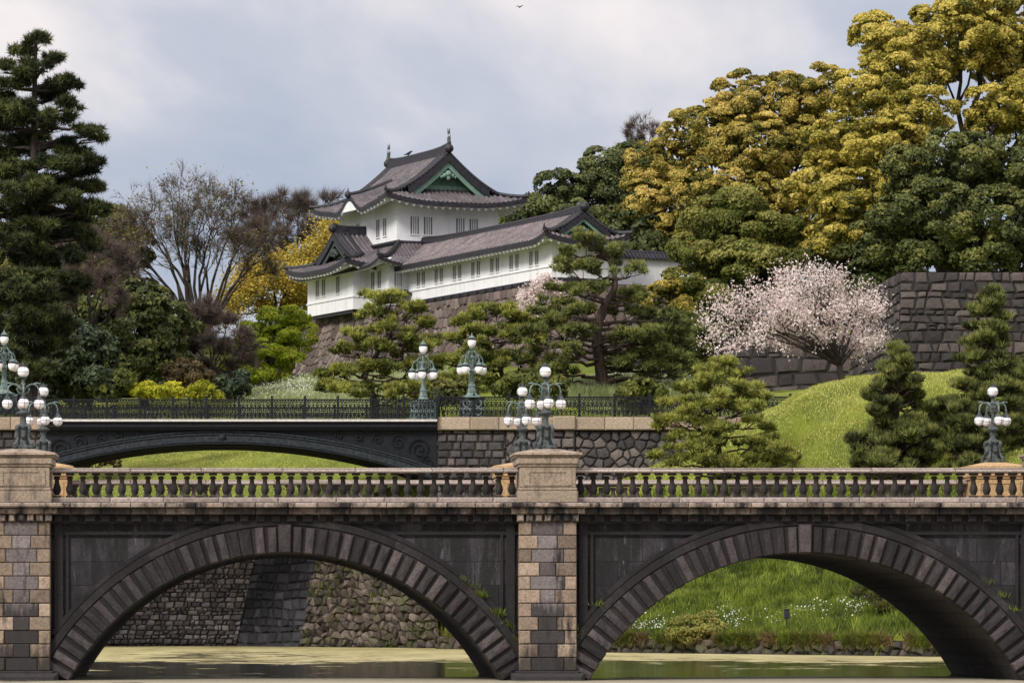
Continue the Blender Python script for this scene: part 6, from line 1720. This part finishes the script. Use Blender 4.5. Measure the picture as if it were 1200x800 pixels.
# drooping conifer shrub on the bank under the second arch
pine('drooping conifer shrub on the grass bank under the right end of the second arch', None, 161, [(1040, 722, 0), (1030, 690, 0), (1015, 672, 0)],
     [(1005, 672, 14, 0), (1020, 680, 16, 0), (1035, 692, 18, 0), (1050, 702, 18, 0), (1015, 695, 14, -1), (1045, 715, 20, -1), (1065, 712, 18, 0), (1030, 712, 16, -1), (1075, 722, 16, 0)], M['olive'], name='conifer_shrub', tr=.08, dens=1.2, tmean=.35, L=.22, w=.03)

# ------------------------------------------------------------------ grass and flowers
def scatter(n, x0, x1, y0, y1, keep=None):
    x = rng.uniform(x0, x1, n); y = rng.uniform(y0, y1, n)
    m = y > shore(x) + .15
    if keep is not None: m &= keep(x, y)
    x, y = x[m], y[m]
    return np.stack([x, y, ground_z(x, y) - .02], 1)
def patch(x, y, s): return (np.sin(x * 1.1 * s + 1) * np.sin(y * .8 * s) + np.sin(x * .47 * s + y * .6 * s) * .8) * .25
def field(name, label, pts, h, w, mat, tm, lean=.35, tv=.16, pv=.35):
    V, Fq = blades(pts, h * (1 + pv * patch(pts[:, 0], pts[:, 1], 1.0)).clip(.5, 2), w, lean)
    o = mesh_np(name, V, Fq, np.clip(tm + pv * patch(pts[:, 0] + 3, pts[:, 1], 1.4) + rng.normal(size=len(Fq)) * tv, 0, 1), mat)
    return tag(o, label, 'grass', kind='stuff')
bank = scatter(150000, 7, 34, 150, 192, lambda x, y: hland(x, y) < 7.4)
tc_ = bank[rng.integers(0, len(bank), 2600)]
tuft = np.repeat(tc_, 34, 0); tuft[:, :2] += rng.normal(size=(len(tuft), 2)) * .16
tsz = np.repeat(rng.uniform(.25, .6, len(tc_)), 34); tti = np.repeat(np.clip(rng.normal(size=len(tc_)) * .24 + .36, 0, 1), 34)
tuft[:, 2] = ground_z(tuft[:, 0], tuft[:, 1]) - .02
V, Fq = blades(tuft, tsz, .04, .42)
o = mesh_np('grass_tufts', V, Fq, np.clip(tti + rng.normal(size=len(Fq)) * .1, 0, 1), M['grass']); tag(o, 'taller rank grass tufts scattered over the bank behind the arches', 'grass', kind='stuff')
field('bank_grass', 'long green grass covering the bank behind the second arch', bank, .27, .045, M['grass'], .36)
mound = scatter(230000, 13, 48, 166, 194, lambda x, y: hland(x, y) >= 7.0)
field('mound_grass', 'sunlit yellow green grass on the mound below the cherry', mound, .13, .05, M['hill_grass'], .74, pv=.16, tv=.28)
lawn = scatter(90000, -14, 8, 199, 262)
field('lawn_grass', 'short bright lawn seen below the iron bridge', lawn, .12, .06, M['hill_grass'], .66, pv=.2)
sl = scatter(60000, -2, 12, 236, 268)
field('slope_grass', 'pale seeding grass on the slope below the turret rampart', sl, .40, .06, M['pale_grass'], .55)
sl = scatter(60000, 16, 27, 203, 222)
field('slope_grass', 'pale whitish undergrowth behind the railing near the old pine', sl, .60, .06, M['pale_grass'], .45, .5)
def hanging(n, h, w, mat, tm, label, fr):
    x = rng.uniform(8.3, 33, n); x = x[patch(x * 3, x * 0 + fr, 2.0) > fr * .04 - .16]
    y = shore(x) - rng.uniform(.1, .5, len(x)); z = rng.uniform(.40, .80, len(x))
    V, Fq = blades(np.stack([x, y, z], 1), h, w, .45, dirs=np.tile([[0, -.55, .25]], (len(x), 1)))
    o = mesh_np('edge_grass', V, Fq, np.clip(tm + rng.normal(size=len(Fq)) * .2, 0, 1), mat); tag(o, label, 'grass', kind='stuff')
hanging(26000, .42, .03, M['dry_grass'], .4, 'dry straw grass hanging over the stone edging', 1.0)
hanging(30000, .46, .035, M['grass'], .42, 'fresh green weeds along the top of the stone edging', 2.0)
# white wildflowers in drifts
fl = []
for px, py, sx_, n in [(760, 722, 26, 120), (725, 730, 16, 60), (858, 727, 10, 80), (1005, 727, 24, 95), (1066, 731, 8, 60), (960, 722, 16, 40), (930, 735, 20, 25), (805, 712, 30, 50), (900, 700, 60, 30)]:
    Yd = 162 + (1000 - px) * .017; b = P(px, py, Yd)
    xx = b.x + rng.normal(size=n) * sx_ / 27 * .6; yy = Yd + rng.normal(size=n) * 1.2
    yy = np.maximum(yy, shore(xx) + .3)
    fl.append(np.stack([xx, yy, ground_z(xx, yy) + rng.uniform(.3, .6, n)], 1))
fl = np.concatenate(fl)
V, Fq = cards(fl, unit(len(fl)) + np.array([0, -.8, .5]), rng.uniform(.018, .045, len(fl)), .9)
o = mesh_np('white_wildflowers', V, Fq, rng.random(len(Fq)), M['white_flower']); tag(o, 'drifts of tiny white wildflowers in the bank grass', 'flowers', kind='stuff')
fl = []
for px, py, Yd, sx_, sy_, n in [(345, 452, 255, 45, 5, 900), (760, 448, 214, 40, 4, 900), (400, 436, 259, 30, 4, 400)]:
    b = P(px, py, Yd); xx = b.x + rng.normal(size=n) * sx_ * Yd / F * .6; yy = Yd + rng.normal(size=n) * sy_ * .6
    fl.append(np.stack([xx, yy, ground_z(xx, yy) + rng.uniform(.25, .65, n)], 1))
fl = np.concatenate(fl)
V, Fq = cards(fl, unit(len(fl)) + np.array([0, -.8, .5]), rng.uniform(.02, .05, len(fl)), .8)
o = mesh_np('white_wildflowers', V, Fq, rng.random(len(Fq)), M['white_flower']); tag(o, 'white wildflowers on the slopes behind the iron bridge', 'flowers', kind='stuff')
bush('flowering_bush', 'yellow flowering bush on the bank near the stone edging', 163.5, 815, 752, 64, 34, M['fresh_green'], None, .80, size=.07, cr=.3, dens=.8)

# ------------------------------------------------------------------ small things
b = P(922, 733, 160.5); g_ = gz(b.x, b.y)
bx0 = empty('marker_box', (b.x, b.y, g_), 'small black box on a short stake in the bank grass', 'box')
mb = MB(); mb.lathe([(.035, -.1), (.035, .62)], n=6); mb.build('stake', M['bark'], bx0)
mb = MB(); mb.frust(-.10, .10, -.09, .09, .55, .92, .02); mb.box(-.12, .12, -.11, .11, .92, .96); mb.build('box_body', M['lamp_black'], bx0)
def bird(name, label, c, s, wing, rz):
    root = empty(name, c, label, 'bird', rz=rz)
    mb = MB(); mb.tube([(-.42 * s, 0, .10 * s), (-.22 * s, 0, .13 * s), (0, 0, .20 * s), (.16 * s, 0, .30 * s), (.25 * s, 0, .40 * s), (.33 * s, 0, .42 * s), (.44 * s, 0, .40 * s)], [.03 * s, .06 * s, .13 * s, .12 * s, .075 * s, .07 * s, .01 * s], 8)
    if not wing:
        mb.tube([(0, .05 * s, .12 * s), (.01 * s, .05 * s, 0)], .015 * s, 4); mb.tube([(0, -.05 * s, .12 * s), (.01 * s, -.05 * s, 0)], .015 * s, 4)
    mb.build('body', M['lamp_black'], root, smooth=True)
    w = MB()
    for sg in (-1, 1):
        if wing: pts = [(.1 * s, sg * .08 * s, .25 * s), (.12 * s, sg * .4 * s, .48 * s), (-.02 * s, sg * .85 * s, .42 * s)]; w.tube(pts, [.09 * s, .08 * s, .01 * s], 4)
        else: w.tube([(.12 * s, sg * .11 * s, .28 * s), (-.1 * s, sg * .12 * s, .18 * s), (-.36 * s, sg * .05 * s, .12 * s)], [.05 * s, .06 * s, .015 * s], 5)
    w.build('wings', M['lamp_black'], root)
pt = tw(3.98, 6.6, Z0 + zu + 3.65 + .55)
bird('crow', 'black crow perched on the turret ridge', pt, .8, False, R(20))
pt = P(609, 10, 190)
bird('flying_bird', 'tiny dark bird flying high in the sky', pt, .26, True, R(60))
